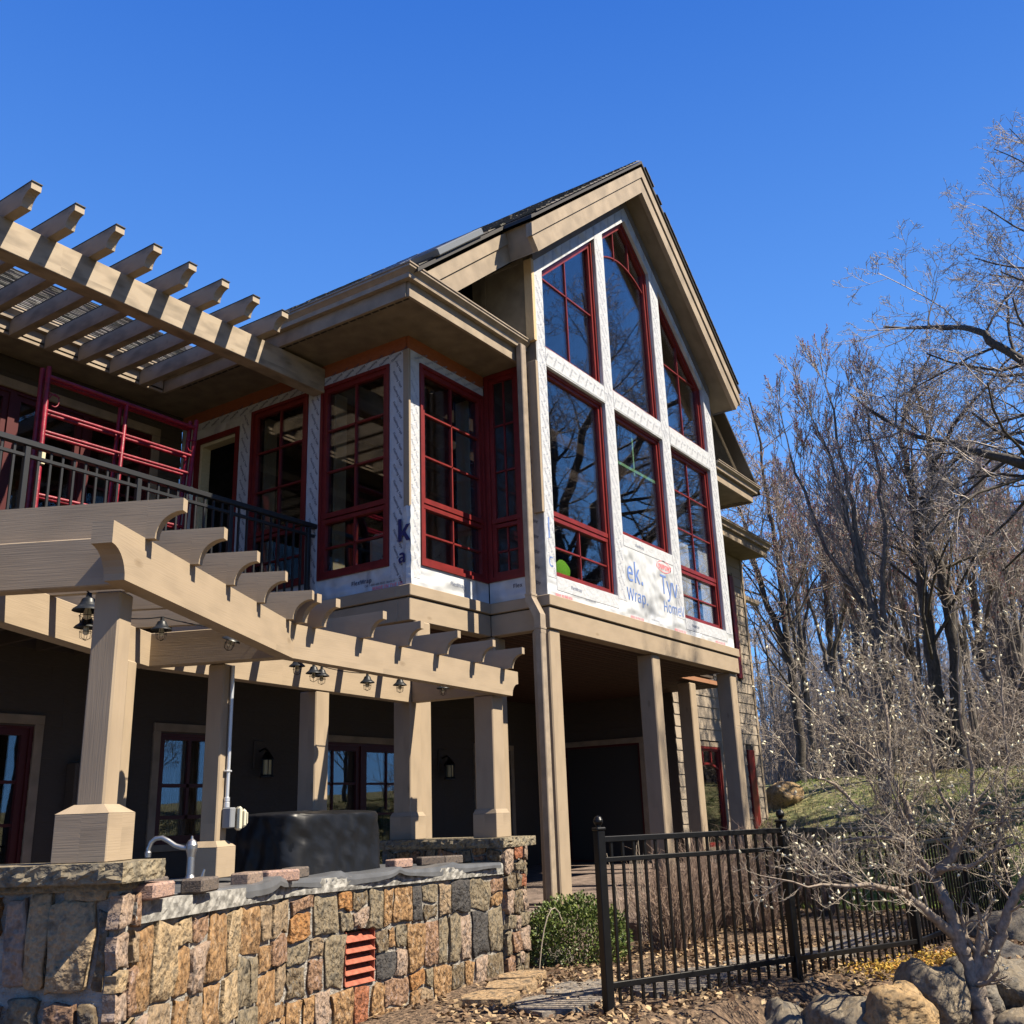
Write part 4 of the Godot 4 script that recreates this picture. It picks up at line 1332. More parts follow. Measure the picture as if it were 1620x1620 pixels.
func tail(x0: float, x1: float, y0: float, y1: float, r: float) -> PackedVector2Array:   # elevation of a board whose x0 end is cut in a cove
	var p := PackedVector2Array([Vector2(x1, y0), Vector2(x1, y1), Vector2(x0, y1), Vector2(x0, y0 + r)])
	for k in range(1, 8):
		var a := PI * 0.5 * k / 7.0
		p.append(Vector2(x0 + sin(a) * r, y0 + cos(a) * r))
	return p

func roof_pergola():
	var p := thing("upper_pergola", "weathered tan pergola of one beam and shaped rafters at the roof edge", "pergola", Vector3(5.0, 4.4, -8.0))
	part("beam", bx(Vector3(-1.0, 4.425, -7.27), Vector3(7.1, 4.71, -7.1), 0.006), M.paint_worn, p)
	for k in 15:
		var x := 6.155 - k * 0.376
		var m := MB.new()
		m.xf = Transform3D(Basis(Vector3(0, 0, -1), Vector3.UP, Vector3(1, 0, 0)), Vector3(x - 0.045, 0, 0))
		m.prism(tail(6.73, 8.99, 4.705, 4.88, 0.115), 0.0, 0.085)
		part("rafter", m, M.paint_worn, p)
		part("rafter_cap", bx(Vector3(x - 0.048, 4.881, -8.98), Vector3(x + 0.043, 4.889, -6.72)), M.drip, p)


# ---------------------------------------------------------------- stone counter and its piers
var stone_noise := FastNoiseLite.new()

func stone(parent: Node3D, xf: Transform3D, r: Rect2, m: Material, proud: float, jitter := 0.017):
	var b := MB.new()
	b.xf = xf
	var w := r.size.x
	var hh := r.size.y
	var per := []
	var c := [Vector2(r.position.x, r.position.y), Vector2(r.end.x, r.position.y), r.end, Vector2(r.position.x, r.end.y)]
	for i in 4:
		var a: Vector2 = c[i]
		var e: Vector2 = c[(i + 1) % 4]
		var nrm := Vector2((e - a).y, -(e - a).x).normalized()
		var l := a.distance_to(e)
		var cut: float = min(l * 0.16, rng.randf_range(0.006, 0.03))
		per.append(a + (e - a).normalized() * cut + nrm * rng.randf_range(-jitter, 0.002))
		var steps := 2 if l > 0.12 else 1
		for k in steps:
			per.append(a.lerp(e, (k + 1.0) / (steps + 1.0) + rng.randf_range(-0.1, 0.1)) + nrm * rng.randf_range(-jitter, 0.004))
		per.append(e - (e - a).normalized() * cut * rng.randf_range(0.3, 1.0) + nrm * rng.randf_range(-jitter, 0.002))
	var ce := r.get_center()
	var n := per.size()
	var tilt := Vector2(rng.randf_range(-0.06, 0.06), rng.randf_range(-0.05, 0.05))
	var amp: float = 0.004 + 0.012 * minf(w, hh)
	var sd := rng.randf() * 50.0
	var bend := 0.0 if jitter < 0.01 else 0.04
	var hgt := func(q: Vector2, k: float) -> float: return proud * k + (q - ce).dot(tilt) + amp * (stone_noise.get_noise_2d(q.x * 9.0 + sd, q.y * 9.0) + 0.5 * stone_noise.get_noise_2d(q.x * 26.0, q.y * 26.0 + sd))
	var rings := []
	var norms := []
	for lv in [[1.0, -1.0], [1.0, 0.72], [0.95, 0.97], [0.62, 1.03], [0.3, 1.05]]:
		var ring := []
		var nr := []
		for i in n:
			var q: Vector2 = ce + (per[i] - ce) * lv[0]
			q += bend * Vector2(stone_noise.get_noise_2d(q.x * 3.1, q.y * 3.1), stone_noise.get_noise_2d(q.x * 3.1 + 40.0, q.y * 3.1))
			var f: float = hgt.call(q, lv[1]) if lv[1] > 0 else -0.03
			ring.append(Vector3(q.x, q.y, f))
			var fx: float = hgt.call(q + Vector2(0.004, 0), lv[1]) - hgt.call(q, lv[1])
			var fy: float = hgt.call(q + Vector2(0, 0.004), lv[1]) - hgt.call(q, lv[1])
			var m0 := Vector3(-fx, -fy, 0.004).normalized()
			if lv[0] > 0.95:
				m0 = (m0 + Vector3(per[i].x - ce.x, per[i].y - ce.y, 0).normalized() * 1.2).normalized()
			elif lv[0] > 0.9:
				m0 = (m0 + Vector3(per[i].x - ce.x, per[i].y - ce.y, 0).normalized() * 0.35).normalized()
			nr.append(m0)
		rings.append(ring)
		norms.append(nr)
	var cb := ce + bend * Vector2(stone_noise.get_noise_2d(ce.x * 3.1, ce.y * 3.1), stone_noise.get_noise_2d(ce.x * 3.1 + 40.0, ce.y * 3.1))
	var top := Vector3(cb.x, cb.y, hgt.call(cb, 1.05))
	for k in 4:
		for i in n:
			var j := (i + 1) % n
			if k == 0:
				b.quad(rings[0][i], rings[0][j], rings[1][j], rings[1][i], Vector3(per[i].x - ce.x, per[i].y - ce.y, 0.01).normalized())
			else:
				b.tri(rings[k][i], rings[k][j], rings[k + 1][j], norms[k][i], norms[k][j], norms[k + 1][j])
				b.tri(rings[k][i], rings[k + 1][j], rings[k + 1][i], norms[k][i], norms[k + 1][j], norms[k + 1][i])
	for i in n:
		b.tri(rings[4][i], rings[4][(i + 1) % n], top, norms[4][i], norms[4][(i + 1) % n], Vector3(-tilt.x, -tilt.y, 1).normalized())
	part("stone", b, m, parent)

func split(r: Rect2, big: float, out: Array):
	var w := r.size.x
	var hh := r.size.y
	if (w < big and hh < big * 1.15 and (rng.randf() < 0.75 or w * hh < big * big * 0.35)) or (w < big * 0.42 and hh < big * 0.8) or (w < 0.085) or (hh < 0.085):
		out.append(r)
		return
	var across := w > hh * rng.randf_range(0.75, 1.5)
	if w > big * 2.2: across = true
	if hh > big * 2.2 and w < big * 2.2: across = false
	var t := rng.randf_range(0.34, 0.66)
	if across:
		split(Rect2(r.position, Vector2(w * t, hh)), big, out)
		split(Rect2(r.position + Vector2(w * t, 0), Vector2(w * (1 - t), hh)), big, out)
	else:
		split(Rect2(r.position, Vector2(w, hh * t)), big, out)
		split(Rect2(r.position + Vector2(0, hh * t), Vector2(w, hh * (1 - t))), big, out)

func stones(parent: Node3D, xf: Transform3D, r: Rect2, big: float, proud: float, hole = null, pick = null, fixed := []):
	var out := []
	if hole == null:
		split(r, big, out)
	else:
		var q: Rect2 = hole
		for s in [Rect2(r.position.x, r.position.y, r.size.x, q.position.y - r.position.y), Rect2(r.position.x, q.end.y, r.size.x, r.end.y - q.end.y), Rect2(r.position.x, q.position.y, q.position.x - r.position.x, q.size.y), Rect2(q.end.x, q.position.y, r.end.x - q.end.x, q.size.y)]:
			if s.size.x > 0.03 and s.size.y > 0.03:
				split(s, big, out)
	for s in out:
		var t: Rect2 = s
		var k: int = [0, 0, 0, 1, 1, 2, 2, 3, 3, 4, 4, 5, 6, 7, 7, 8, 9][rng.randi() % 17]
		if pick != null:
			k = pick[rng.randi() % pick.size()]
		for f in fixed:
			if t.has_point(f[0]): k = f[1]
		stone(parent, xf, t.grow(-rng.randf_range(0.002, 0.007)), M.stones[k], proud * rng.randf_range(0.7, 1.35))

func slab_edge(xf: Transform3D, x0: float, x1: float, y0: float, y1: float, depth: float, rough: float) -> MB:   # split-faced slab: front edge chipped
	var b := MB.new()
	b.xf = xf
	var nx := int((x1 - x0) / 0.03) + 1
	var g := []
	for i in nx + 1:
		var col := []
		for j in 5:
			var x := lerpf(x0, x1, float(i) / nx)
			var y := lerpf(y0, y1, j / 4.0)
			var z := rng.randf_range(-rough, rough * 0.5) - (0.25 if j == 4 or j == 0 else 0.0) * rough * 2.0
			col.append(Vector3(x, y + (rng.randf_range(-rough, rough) * 0.5 if j > 0 and j < 4 else 0.0), z))
		g.append(col)
	for i in nx:
		for j in 4:
			var A: Vector3 = g[i][j]
			var B: Vector3 = g[i + 1][j]
			var C: Vector3 = g[i + 1][j + 1]
			var D: Vector3 = g[i][j + 1]
			var m := (B - A).cross(D - A).normalized()
			b.face([A, B, C], (B - A).cross(C - A).normalized())
			b.face([A, C, D], (C - A).cross(D - A).normalized())
		b.quad(g[i][4], g[i + 1][4], Vector3(g[i + 1][4].x, y1, -depth), Vector3(g[i][4].x, y1, -depth), Vector3.UP)
		b.quad(g[i][0], g[i + 1][0], Vector3(g[i + 1][0].x, y0, -depth), Vector3(g[i][0].x, y0, -depth), Vector3.DOWN)
	for i in [0, nx]:
		b.face([g[i][0], g[i][1], g[i][2], g[i][3], g[i][4], Vector3(g[i][4].x, y1, -depth), Vector3(g[i][0].x, y0, -depth)], Vector3(-1 if i == 0 else 1, 0, 0))
	return b

func counter():
	rng.seed = 5
	stone_noise.frequency = 1.0
	stone_noise.seed = 6
	var c := thing("stone_counter", "curved outdoor counter faced in brown and grey rubble stone, with copper vent", "stone wall", Vector3(4.5, -1.6, -4.6))
	var t1 := Transform3D(F1.basis * Basis(Vector3(0, 0, 1), -0.0265), F1 * Vector3(0.40, -0.369, 0.0))
	var t2 := Transform3D(F2.basis * Basis(Vector3(0, 0, 1), -0.0175), F2 * Vector3(-2.944, -0.418, 0.0))
	part("mortar_bed", bx(Vector3(-0.1, -1.3, -0.35), Vector3(1.925, 0.02, 0.003), 0, t1), M.mortar, c)
	part("mortar_bed", bx(Vector3(0.0, -1.3, -0.35), Vector3(0.545, 0.02, 0.002), 0, t2), M.mortar, c)
	part("mortar_bed", bx(Vector3(0.86, -1.3, -0.35), Vector3(2.55, 0.02, 0.002), 0, t2), M.mortar, c)
	part("mortar_bed", bx(Vector3(0.545, -1.3, -0.35), Vector3(0.86, -0.56, 0.002), 0, t2), M.mortar, c)
	part("mortar_bed", bx(Vector3(0.545, -0.235, -0.35), Vector3(0.86, 0.02, 0.002), 0, t2), M.mortar, c)
	stones(c, t1, Rect2(-0.02, -1.28, 1.955, 1.27), 0.30, 0.022, null, [0, 0, 0, 1, 1, 1, 2, 7, 4, 3, 9])
	stones(c, t2, Rect2(0.01, -1.28, 2.52, 1.27), 0.28, 0.022, Rect2(0.55, -0.555, 0.305, 0.31), [0, 0, 1, 1, 2, 3, 3, 6, 6, 4, 5, 7, 9, 9], [[Vector2(0.7, -0.68), 8], [Vector2(1.0, -0.15), 0]])
	# copper vent
	var vt := MB.new()
	vt.xf = t2
	vt.box(Vector3(0.55, -0.55, -0.3), Vector3(0.855, -0.24, -0.2))
	var ve := part("vent", vt, M.dark, c)
	for k in 5:
		var y := -0.27 - k * 0.062
		var sl := MB.new()
		sl.xf = t2 * Transform3D(Basis(Vector3(1, 0, 0), 0.62), Vector3(0, y, -0.03))
		sl.box(Vector3(0.553, -0.002, -0.02), Vector3(0.852, 0.002, 0.062))
		part("louvre", sl, M.copper, ve)
	for x in [0.552, 0.847]:
		part("vent_frame", bx(Vector3(x, -0.548, -0.1), Vector3(x + 0.006, -0.243, 0.012), 0, t2), M.copper, ve)
	# worn concrete top and the sheet of membrane lying on it
	var s1 := slab_edge(t1 * Transform3D(Basis(), Vector3(0, 0, 0.034)), -0.03, 1.932, 0.0, 0.082, 1.4, 0.005)
	part("counter_slab", s1, M.concrete, c)
	var s2 := slab_edge(t2 * Transform3D(Basis(), Vector3(0, 0, 0.034)), 0.0, 2.52, 0.001, 0.083, 1.3, 0.005)
	part("counter_slab", s2, M.concrete, c)
	var mem := MB.new()
	var nz := FastNoiseLite.new()
	nz.seed = 8
	nz.frequency = 1.0
	for sg in 2:
		var t := t1 if sg == 0 else t2
		var len := 1.935 if sg == 0 else 2.42
		var nu := 90
		var rows := []
		for i in nu + 1:
			var u := lerpf(0.12 if sg == 0 else -0.02, len, float(i) / nu)
			var gu := u if sg == 0 else u + 1.94
			var wave := absf(sin(gu * 4.1 + 0.6 * sin(gu * 2.3)))
			var fold := 0.006 + 0.03 * pow(1.0 - wave, 3.0) * smoothstep(0.75, 1.3, gu)
			var over := smoothstep(0.8, 1.25, gu)
			var hang := over * (0.03 + 0.05 * (0.5 + 0.5 * sin(gu * 5.3 + 1.2)) * (0.6 + 0.4 * nz.get_noise_1d(gu * 3.0)))
			var reach := lerpf(-0.04, 0.045 + 0.02 * sin(gu * 4.7), over)
			var row := []
			for k in 9:
				var z := lerpf(-1.2, reach, pow(k / 8.0, 0.45))
				var near := smoothstep(-0.35, 0.03, z)
				row.append(t * Vector3(u, 0.086 + fold * near + 0.003 * nz.get_noise_2d(u * 4, z * 4), z))
			row.append(t * Vector3(u, 0.082 + fold - hang * 0.5, reach + 0.006))
			row.append(t * Vector3(u, 0.078 + fold - hang, reach + 0.004 * over))
			rows.append(row)
		for i in nu:
			for k in 10:
				var A: Vector3 = rows[i][k]
				var B: Vector3 = rows[i + 1][k]
				var C: Vector3 = rows[i + 1][k + 1]
				var D: Vector3 = rows[i][k + 1]
				mem.quad(A, B, C, D, Vector3(0.1, 1, 0.3) if k < 8 else n1 + Vector3(0, 0.3, 0))
	solo("roofing_membrane", mem, M.membrane, Vector3(4.5, -0.35, -4.6), "dark rubbery roofing membrane draped over the counter top, its edge rippled", "sheet")
	# left pier, its cap and the low wall running back
	var p := thing("stone_pier", "left stone pier of large pink and grey stones under the nearest post", "stone pier", Vector3(2.6, -1.6, -3.9))
	part("mortar_bed", bx(Vector3(0.265, -1.65, -1.6), Vector3(0.47, -0.2, 0.0), 0, F1), M.mortar, p)
	stones(p, F1 * Transform3D(Basis(), Vector3(0, 0, 0.01)), Rect2(0.245, -1.62, 0.19, 1.38), 0.17, 0.02, null, [9, 4, 7, 9, 1])
	var LF := Transform3D(Basis(n1, Vector3.UP, -d1), F1 * Vector3(0.262, 0, 0))
	stone(p, LF, Rect2(-0.44, -0.575, 0.11, 0.345), M.stones[9], 0.03, 0.02)
	stone(p, LF, Rect2(-0.335, -0.575, 0.085, 0.345), M.stones[7], 0.032, 0.008)
	stone(p, LF, Rect2(-0.252, -0.59, 0.185, 0.32), M.stones[7], 0.036, 0.012)
	stone(p, LF, Rect2(-0.2, -0.268, 0.17, 0.055), M.stones[7], 0.026, 0.006)
	stone(p, LF, Rect2(-0.55, -0.37, 0.085, 0.14), M.stones[2], 0.03)
	stone(p, LF, Rect2(-0.055, -0.6, 0.045, 0.3), M.stones[6], 0.008, 0.01)
	stone(p, LF, Rect2(-0.385, -0.78, 0.125, 0.185), M.stones[3], 0.03)
	stone(p, LF, Rect2(-0.245, -0.75, 0.14, 0.14), M.stones[4], 0.035, 0.02)
	stone(p, LF, Rect2(-0.095, -0.84, 0.07, 0.22), M.stones[6], 0.03)
	stone(p, LF, Rect2(-0.52, -0.74, 0.12, 0.12), M.stones[9], 0.03, 0.03)
	stones(p, LF, Rect2(-0.6, -1.62, 0.59, 0.76), 0.26, 0.03, null, [9, 4, 0, 3])
	stones(p, LF, Rect2(-1.6, -1.62, 1.0, 1.4), 0.3, 0.03, null, [9, 4, 0, 3])
	part("ledge", bx(Vector3(0.235, -0.235, -1.6), Vector3(0.46, -0.202, 0.02), 0.006, F1), M.cap, p)
	var cf := slab_edge(F1 * Transform3D(Basis(), Vector3(0, 0, 0.07)), 0.16, 0.53, -0.2, -0.13, 0.35, 0.006)
	part("cap_stone", cf, M.cap, p)
	var cl := slab_edge(Transform3D(Basis(n1, Vector3.UP, -d1), F1 * Vector3(0.155, 0, 0)), -1.6, 0.066, -0.205, -0.132, 0.36, 0.012)
	part("cap_stone", cl, M.cap, p)
	# right pier with the low wall behind it and a long cap
	var e := thing("stone_pier", "right stone pier at the end of the counter, under two posts", "stone pier", Vector3(7.0, -1.6, -5.2))
	part("mortar_bed", bx(Vector3(-0.41, -1.65, -1.15), Vector3(-0.06, -0.24, 0.02), 0, F2), M.mortar, e)
	stones(e, F2 * Transform3D(Basis(), Vector3(0, 0, 0.03)), Rect2(-0.43, -1.62, 0.37, 1.36), 0.19, 0.03, null, [9, 4, 6, 8, 9, 3])
	stones(e, Transform3D(Basis(n2, Vector3.UP, -d2), F2 * Vector3(-0.415, 0, 0)), Rect2(-1.1, -0.5, 1.13, 0.24), 0.2, 0.02, null, [3, 6, 4, 0])
	stones(e, Transform3D(Basis(-n2, Vector3.UP, d2), F2 * Vector3(-0.055, 0, 0)), Rect2(-0.03, -1.62, 1.1, 1.36), 0.2, 0.025, null, [3, 6, 4, 9])
	var ce := slab_edge(Transform3D(Basis(n2, Vector3.UP, -d2), F2 * Vector3(-0.46, 0, 0)), -1.2, 0.06, -0.262, -0.19, 0.56, 0.01)
	part("cap_stone", ce, M.cap, e)
	var ce2 := slab_edge(F2 * Transform3D(Basis(), Vector3(0, 0, 0.068)), -0.455, 0.095, -0.264, -0.192, 0.3, 0.012)
	part("cap_stone", ce2, M.cap, e)
	# loose pavers holding the membrane down
	var pav := [[2.72, -3.63, 0.5, 2, "small pink paver at the left end of the counter, half under the pier cap"], [3.16, -3.88, 0.5, 1, "grey-brown paver in front of the faucet, its end in the sun"], [3.86, -4.36, 0.45, 0, "worn paver behind the faucet, next to the plinth of the conduit post"], [4.16, -4.43, -0.3, 2, "pale paver left of the covered grill, turned across the counter"], [4.5, -4.66, 0.4, 1, "dark paver in front of the covered grill"], [5.85, -4.99, 0.0, 2, "pale pink paver right of the covered grill, alone on the membrane"], [6.35, -5.1, -0.5, 1, "pair-end paver near the right pier, its left end in shade"], [6.52, -5.04, -0.15, 1, "dark flat paver touching another beside the right pier"], [3.25, -4.35, 0.6, 1, "dark paver far back on the counter behind the pier cap"]]
	for q in pav:
		var P := Vector3(q[0], 0, q[1])
		var l1 := F1.affine_inverse() * P
		var l2 := F2.affine_inverse() * P
		var y: float = -0.369 - 0.0265 * (l1.x - 0.4) if l2.x < -2.944 else -0.418 - 0.0175 * (l2.x + 2.944)
		var xf := Transform3D(Basis(Vector3.UP, q[2]), P + Vector3(0, y + 0.089, 0))
		var mt: Material = [M.paver, M.paver_dark, M.paver_pink][q[3]]
		solo("paver", bx(Vector3(-0.1, 0, -0.052), Vector3(0.1, 0.062, 0.052), 0.008, xf), mt, xf.origin, q[4], "paver", "loose pavers on the counter")
	# faucet
	var fp := Vector3(3.62, -0.305, -4.53)
	var f := thing("faucet", "brushed steel swan-neck faucet on the counter by the left pier", "faucet", fp)
	var body := MB.new()
	body.lathe([Vector2(0.03, 0.0), Vector2(0.03, 0.03), Vector2(0.021, 0.05), Vector2(0.02, 0.14), Vector2(0.024, 0.16), Vector2(0.03, 0.18), Vector2(0.031, 0.2), Vector2(0.022, 0.22), Vector2(0.007, 0.232), Vector2(0.006, 0.245), Vector2(0, 0.248)], fp, 16)
	part("body", body, M.metal, f)
	var sp := MB.new()
	var sd := -n1 * 0.96 - d1 * 0.1
	var pts := []
	var rad := []
	for q in [[0.02, 0.185], [0.05, 0.188], [0.09, 0.2], [0.13, 0.225], [0.165, 0.242], [0.2, 0.24], [0.225, 0.222], [0.237, 0.19], [0.238, 0.17]]:
		pts.append(fp + sd * q[0] + Vector3.UP * q[1])
		rad.append(0.0125)
	sp.tube(pts, rad, 10, true)
	part("spout", sp, M.metal, f)
	var tip := MB.new()
	tip.lathe([Vector2(0.0, 0.145), Vector2(0.016, 0.146), Vector2(0.018, 0.17), Vector2(0.012, 0.178)], fp + sd * 0.238, 12)
	part("nozzle", tip, M.metal, f)
	var hd := MB.new()
	hd.tube([fp + Vector3(0.02, 0.02, 0.03), fp + Vector3(0.03, 0.03, 0.06), fp + Vector3(0.04, 0.075, 0.065)], [0.008, 0.012, 0.006], 8, true)
	part("handle", hd, M.metal, f)
	# covered grill
	var gb := F2 * Vector3(-2.0, -0.35, -0.62)
	var gt := Transform3D(F2.basis * Basis(Vector3.UP, 0.03), gb)
	var gm := MB.new()
	gm.xf = gt
	var gn := FastNoiseLite.new()
	gn.seed = 21
	gn.frequency = 2.2
	var NU := 72
	var NV := 22
	var surf := []
	for i in NV + 1:
		var row := []
		var tv := float(i) / NV
		for j in NU + 1:
			var a := TAU * (j % NU) / NU
			var ca := cos(a)
			var sa := sin(a)
			var pw := 5.0
			var k := pow(pow(absf(ca), pw) + pow(absf(sa), pw), -1.0 / pw)
			var wid := 1.0
			var y := 0.0
			if tv < 0.72:
				y = tv / 0.72 * 0.37
				wid = 1.0 + 0.035 * (1.0 - tv / 0.72)
			else:
				var q := (tv - 0.72) / 0.28
				y = 0.37 + 0.05 * sin(q * PI * 0.5)
				wid = 1.0 - 0.06 * q if q < 0.4 else (1.0 - 0.024) * (1.0 - pow((q - 0.4) / 0.6, 1.0))
			var fold := gn.get_noise_3d(ca * 1.6, y * 3.5 + ca, sa * 1.6) * 0.016 + 0.012 * sin(a * 17.0 + y * 11.0 + sin(a * 5.0)) * (1.0 - tv)
			var P := Vector3(ca * k * 0.52 * wid, y, sa * k * 0.29 * wid)
			if tv < 0.8:
				P += Vector3(ca, 0, sa) * fold
			else:
				P.y += fold * 0.6 - 0.012 * (1.0 - absf(ca * k * wid))
			row.append(P)
		surf.append(row)
	for i in NV:
		for j in NU:
			var ns := []
			for q in [[i, j], [i, j + 1], [i + 1, j + 1], [i + 1, j]]:
				var jj: int = q[1] % NU
				var du: Vector3 = surf[q[0]][(jj + 1) % NU] - surf[q[0]][(jj + NU - 1) % NU]
				var dv: Vector3 = surf[min(q[0] + 1, NV)][jj] - surf[max(q[0] - 1, 0)][jj]
				var m := dv.cross(du)
				m = Vector3.UP if m.length() < 1e-8 else m.normalized()
				if m.dot(surf[q[0]][jj] - Vector3(0, 0.1, 0)) < 0: m = -m
				ns.append(m)
			gm.tri(surf[i][j], surf[i][j + 1], surf[i + 1][j + 1], ns[0], ns[1], ns[2])
			gm.tri(surf[i][j], surf[i + 1][j + 1], surf[i + 1][j], ns[0], ns[2], ns[3])
	var gr := thing("covered_grill", "barbecue grill under a black fabric cover on the counter", "grill", gb)
	part("cover", gm, M.cover, gr)
	part("grill_body", bx(Vector3(-0.5, -0.02, -0.24), Vector3(0.5, 0.26, 0.24), 0.03, gt), M.black, gr)


# ---------------------------------------------------------------- patio pergola
func column(p: Node3D, xf: Transform3D, u: float, v: float, w: float, y0: float, y1: float, plinth := 0.0, ph := 0.19):
	var b := MB.new()
	b.xf = xf
	b.along_y = true
	b.box(Vector3(u, y0, v - w), Vector3(u + w, y1, v), 0.008)
	var po := part("post", b, M.paint_rough, p)
	if plinth > 0.0:
		var m := MB.new()
		m.xf = xf * Transform3D(Basis(), Vector3(u + w * 0.5, 0, v - w * 0.5))
		var q := plinth * 0.5
		var t := w * 0.5 + 0.004
		m.box(Vector3(-q, y0, -q), Vector3(q, y0 + ph, q), 0.004)
		var A := [Vector3(-q, y0 + ph, -q), Vector3(q, y0 + ph, -q), Vector3(q, y0 + ph, q), Vector3(-q, y0 + ph, q)]
		var B := [Vector3(-t, y0 + ph + 0.035, -t), Vector3(t, y0 + ph + 0.035, -t), Vector3(t, y0 + ph + 0.035, t), Vector3(-t, y0 + ph + 0.035, t)]
		for k in 4:
			m.quad(A[k], A[(k + 1) % 4], B[(k + 1) % 4], B[k], A[k] + A[(k + 1) % 4] + Vector3(0, 0.4, 0) - Vector3(0, 2 * y0 + 2 * ph, 0))
		part("plinth", m, M.paint_rough, po)

func patio_pergola():
	rng.seed = 9
	var p := thing("patio_pergola", "tan timber pergola bent over the stone counter, with cove-cut rafter tails", "pergola", Vector3(4.4, 0.96, -4.8))
	var y0 := 0.962
	var y1 := 1.18
	var m := MB.new()
	m.xf = F1
	m.prism(tail(0.0, 2.35, y0, y1, 0.125), -0.09, 0.0)
	part("front_beam", m, M.paint_rough, p)
	m = MB.new()
	m.xf = F2
	var q := PackedVector2Array()
	for v in tail(0.0, 2.944, y0 + 0.001, y1 - 0.001, 0.11):
		q.append(Vector2(-v.x, v.y))
	m.prism(q, -0.09, 0.0)
	part("front_beam", m, M.paint_rough, p)
	# back beams start at the inner corner
	var i1 := F1.affine_inverse() * Vector3(3.941, 0, -5.416)
	var i2 := F2.affine_inverse() * Vector3(3.941, 0, -5.416)
	part("back_beam", bx(Vector3(i1.x - 3.2, y0, i1.z - 0.09), Vector3(i1.x + 0.0, y1, i1.z), 0.005, F1), M.paint, p)
	part("back_beam", bx(Vector3(i2.x - 0.01, y0 + 0.001, i2.z - 0.09), Vector3(-0.32, y1 - 0.001, i2.z), 0.005, F2), M.paint, p)
	# hip beam from inner corner to the bend, end beams
	var bend := Vector3(4.308, 0, -4.53)
	var inner := Vector3(3.941, 0, -5.416)
	var hd := (bend - inner).normalized()
	var HF := Transform3D(Basis(hd, Vector3.UP, hd.cross(Vector3.UP)), inner)
	part("hip_beam", bx(Vector3(0.0, y0 + 0.002, -0.045), Vector3(inner.distance_to(bend) - 0.05, y1 - 0.002, 0.045), 0.005, HF), M.paint, p)
	part("end_beam", bx(Vector3(0.215, y0 + 0.004, -3.2), Vector3(0.297, y1 - 0.003, -0.091), 0.005, Transform3D(F1.basis * Basis(Vector3.UP, 0.0), F1.origin)), M.paint_end, p)
	part("end_beam", bx(Vector3(-0.30, y0 + 0.004, i2.z), Vector3(-0.215, y1 - 0.003, -0.091), 0.005, F2), M.paint_end, p)
	# rafters
	for u in [0.275, 0.738, 1.19, 1.646, 2.16]:
		m = MB.new()
		m.xf = F1 * Transform3D(Basis(Vector3(0, 0, -1), Vector3.UP, Vector3(1, 0, 0)), Vector3(u, 0, 0))
		m.prism(tail(-0.16, 1.75 if u < 2.0 else 1.0, 1.176, 1.35, 0.118), 0.0, 0.044)
		part("rafter", m, M.paint_rough, p)
	for u in [-2.92, -2.735, -2.23, -1.77, -1.268, -0.73, -0.23]:
		m = MB.new()
		m.xf = F2 * Transform3D(Basis(Vector3(0, 0, -1), Vector3.UP, Vector3(1, 0, 0)), Vector3(u - 0.045, 0, 0))
		m.prism(tail(-0.195, 1.05, 1.176, 1.342, 0.112), 0.0, 0.044)
		part("rafter", m, M.paint_rough, p)
	# posts on the piers and behind
	column(p, F1, 0.297, -0.10, 0.117, -0.13, y0, 0.225, 0.185)
	column(p, F1, 2.05, -0.93, 0.117, -0.85, y0)
	column(p, F2, -0.30, -0.095, 0.185, -0.19, y0, 0.225, 0.19)
	column(p, F2, -0.315, -0.925, 0.18, -0.19, y1, 0.225, 0.19)
	column(p, F2, -1.60, -0.925, 0.165, -0.85, y0)
	var BF := Transform3D(Basis(Vector3(0.956, 0, -0.292), Vector3.UP, Vector3(0.292, 0, 0.956)), Vector3(4.14, 0, -4.966))
	column(p, BF, 0.0, 0.0, 0.115, -0.31, y0, 0.2, 0.175)
	# conduit, junction box and weatherproof outlet on the middle post
	var cp := Vector3(4.14, 0, -4.966) + Vector3(0.956, 0, -0.292) * 0.075 + Vector3(0.292, 0, 0.956) * 0.016
	var cd := MB.new()
	cd.tube([cp + Vector3(0, 0.10, 0), cp + Vector3(0, 0.955, 0)], [0.0125, 0.0125], 10)
	var co := thing("electrical_conduit", "galvanised conduit with grey box on the middle pergola post", "conduit", cp + Vector3(0, 0.0, 0))
	part("pipe", cd, M.conduit, co)
	var cc := MB.new()
	cc.lathe([Vector2(0.014, 0.09), Vector2(0.019, 0.092), Vector2(0.019, 0.12), Vector2(0.014, 0.125), Vector2(0.018, 0.126), Vector2(0.018, 0.15), Vector2(0.013, 0.152)], cp, 10)
	part("coupling", cc, M.conduit, co)
	var bxf := Transform3D(BF.basis, cp)
	part("junction_box", bx(Vector3(-0.028, -0.03, -0.012), Vector3(0.03, 0.09, 0.05), 0.006, bxf), M.box_grey, co)
	part("clamp", bx(Vector3(-0.03, 0.3, -0.014), Vector3(0.02, 0.312, 0.016), 0.003, bxf), M.conduit, co)
	var ob := MB.new()
	ob.xf = bxf * Transform3D(Basis(Vector3.UP, 0.75), Vector3(0.06, -0.03, 0.07))
	ob.box(Vector3(-0.035, -0.015, -0.03), Vector3(0.06, 0.125, 0.0), 0.012)
	ob.box(Vector3(-0.02, 0.0, -0.002), Vector3(0.05, 0.11, 0.03), 0.014)
	ob.box(Vector3(-0.012, 0.02, 0.028), Vector3(0.028, 0.09, 0.038), 0.006)
	solo("outlet_cover", ob, M.plastic, cp, "clear-grey weatherproof outlet cover beside the covered grill", "outlet")
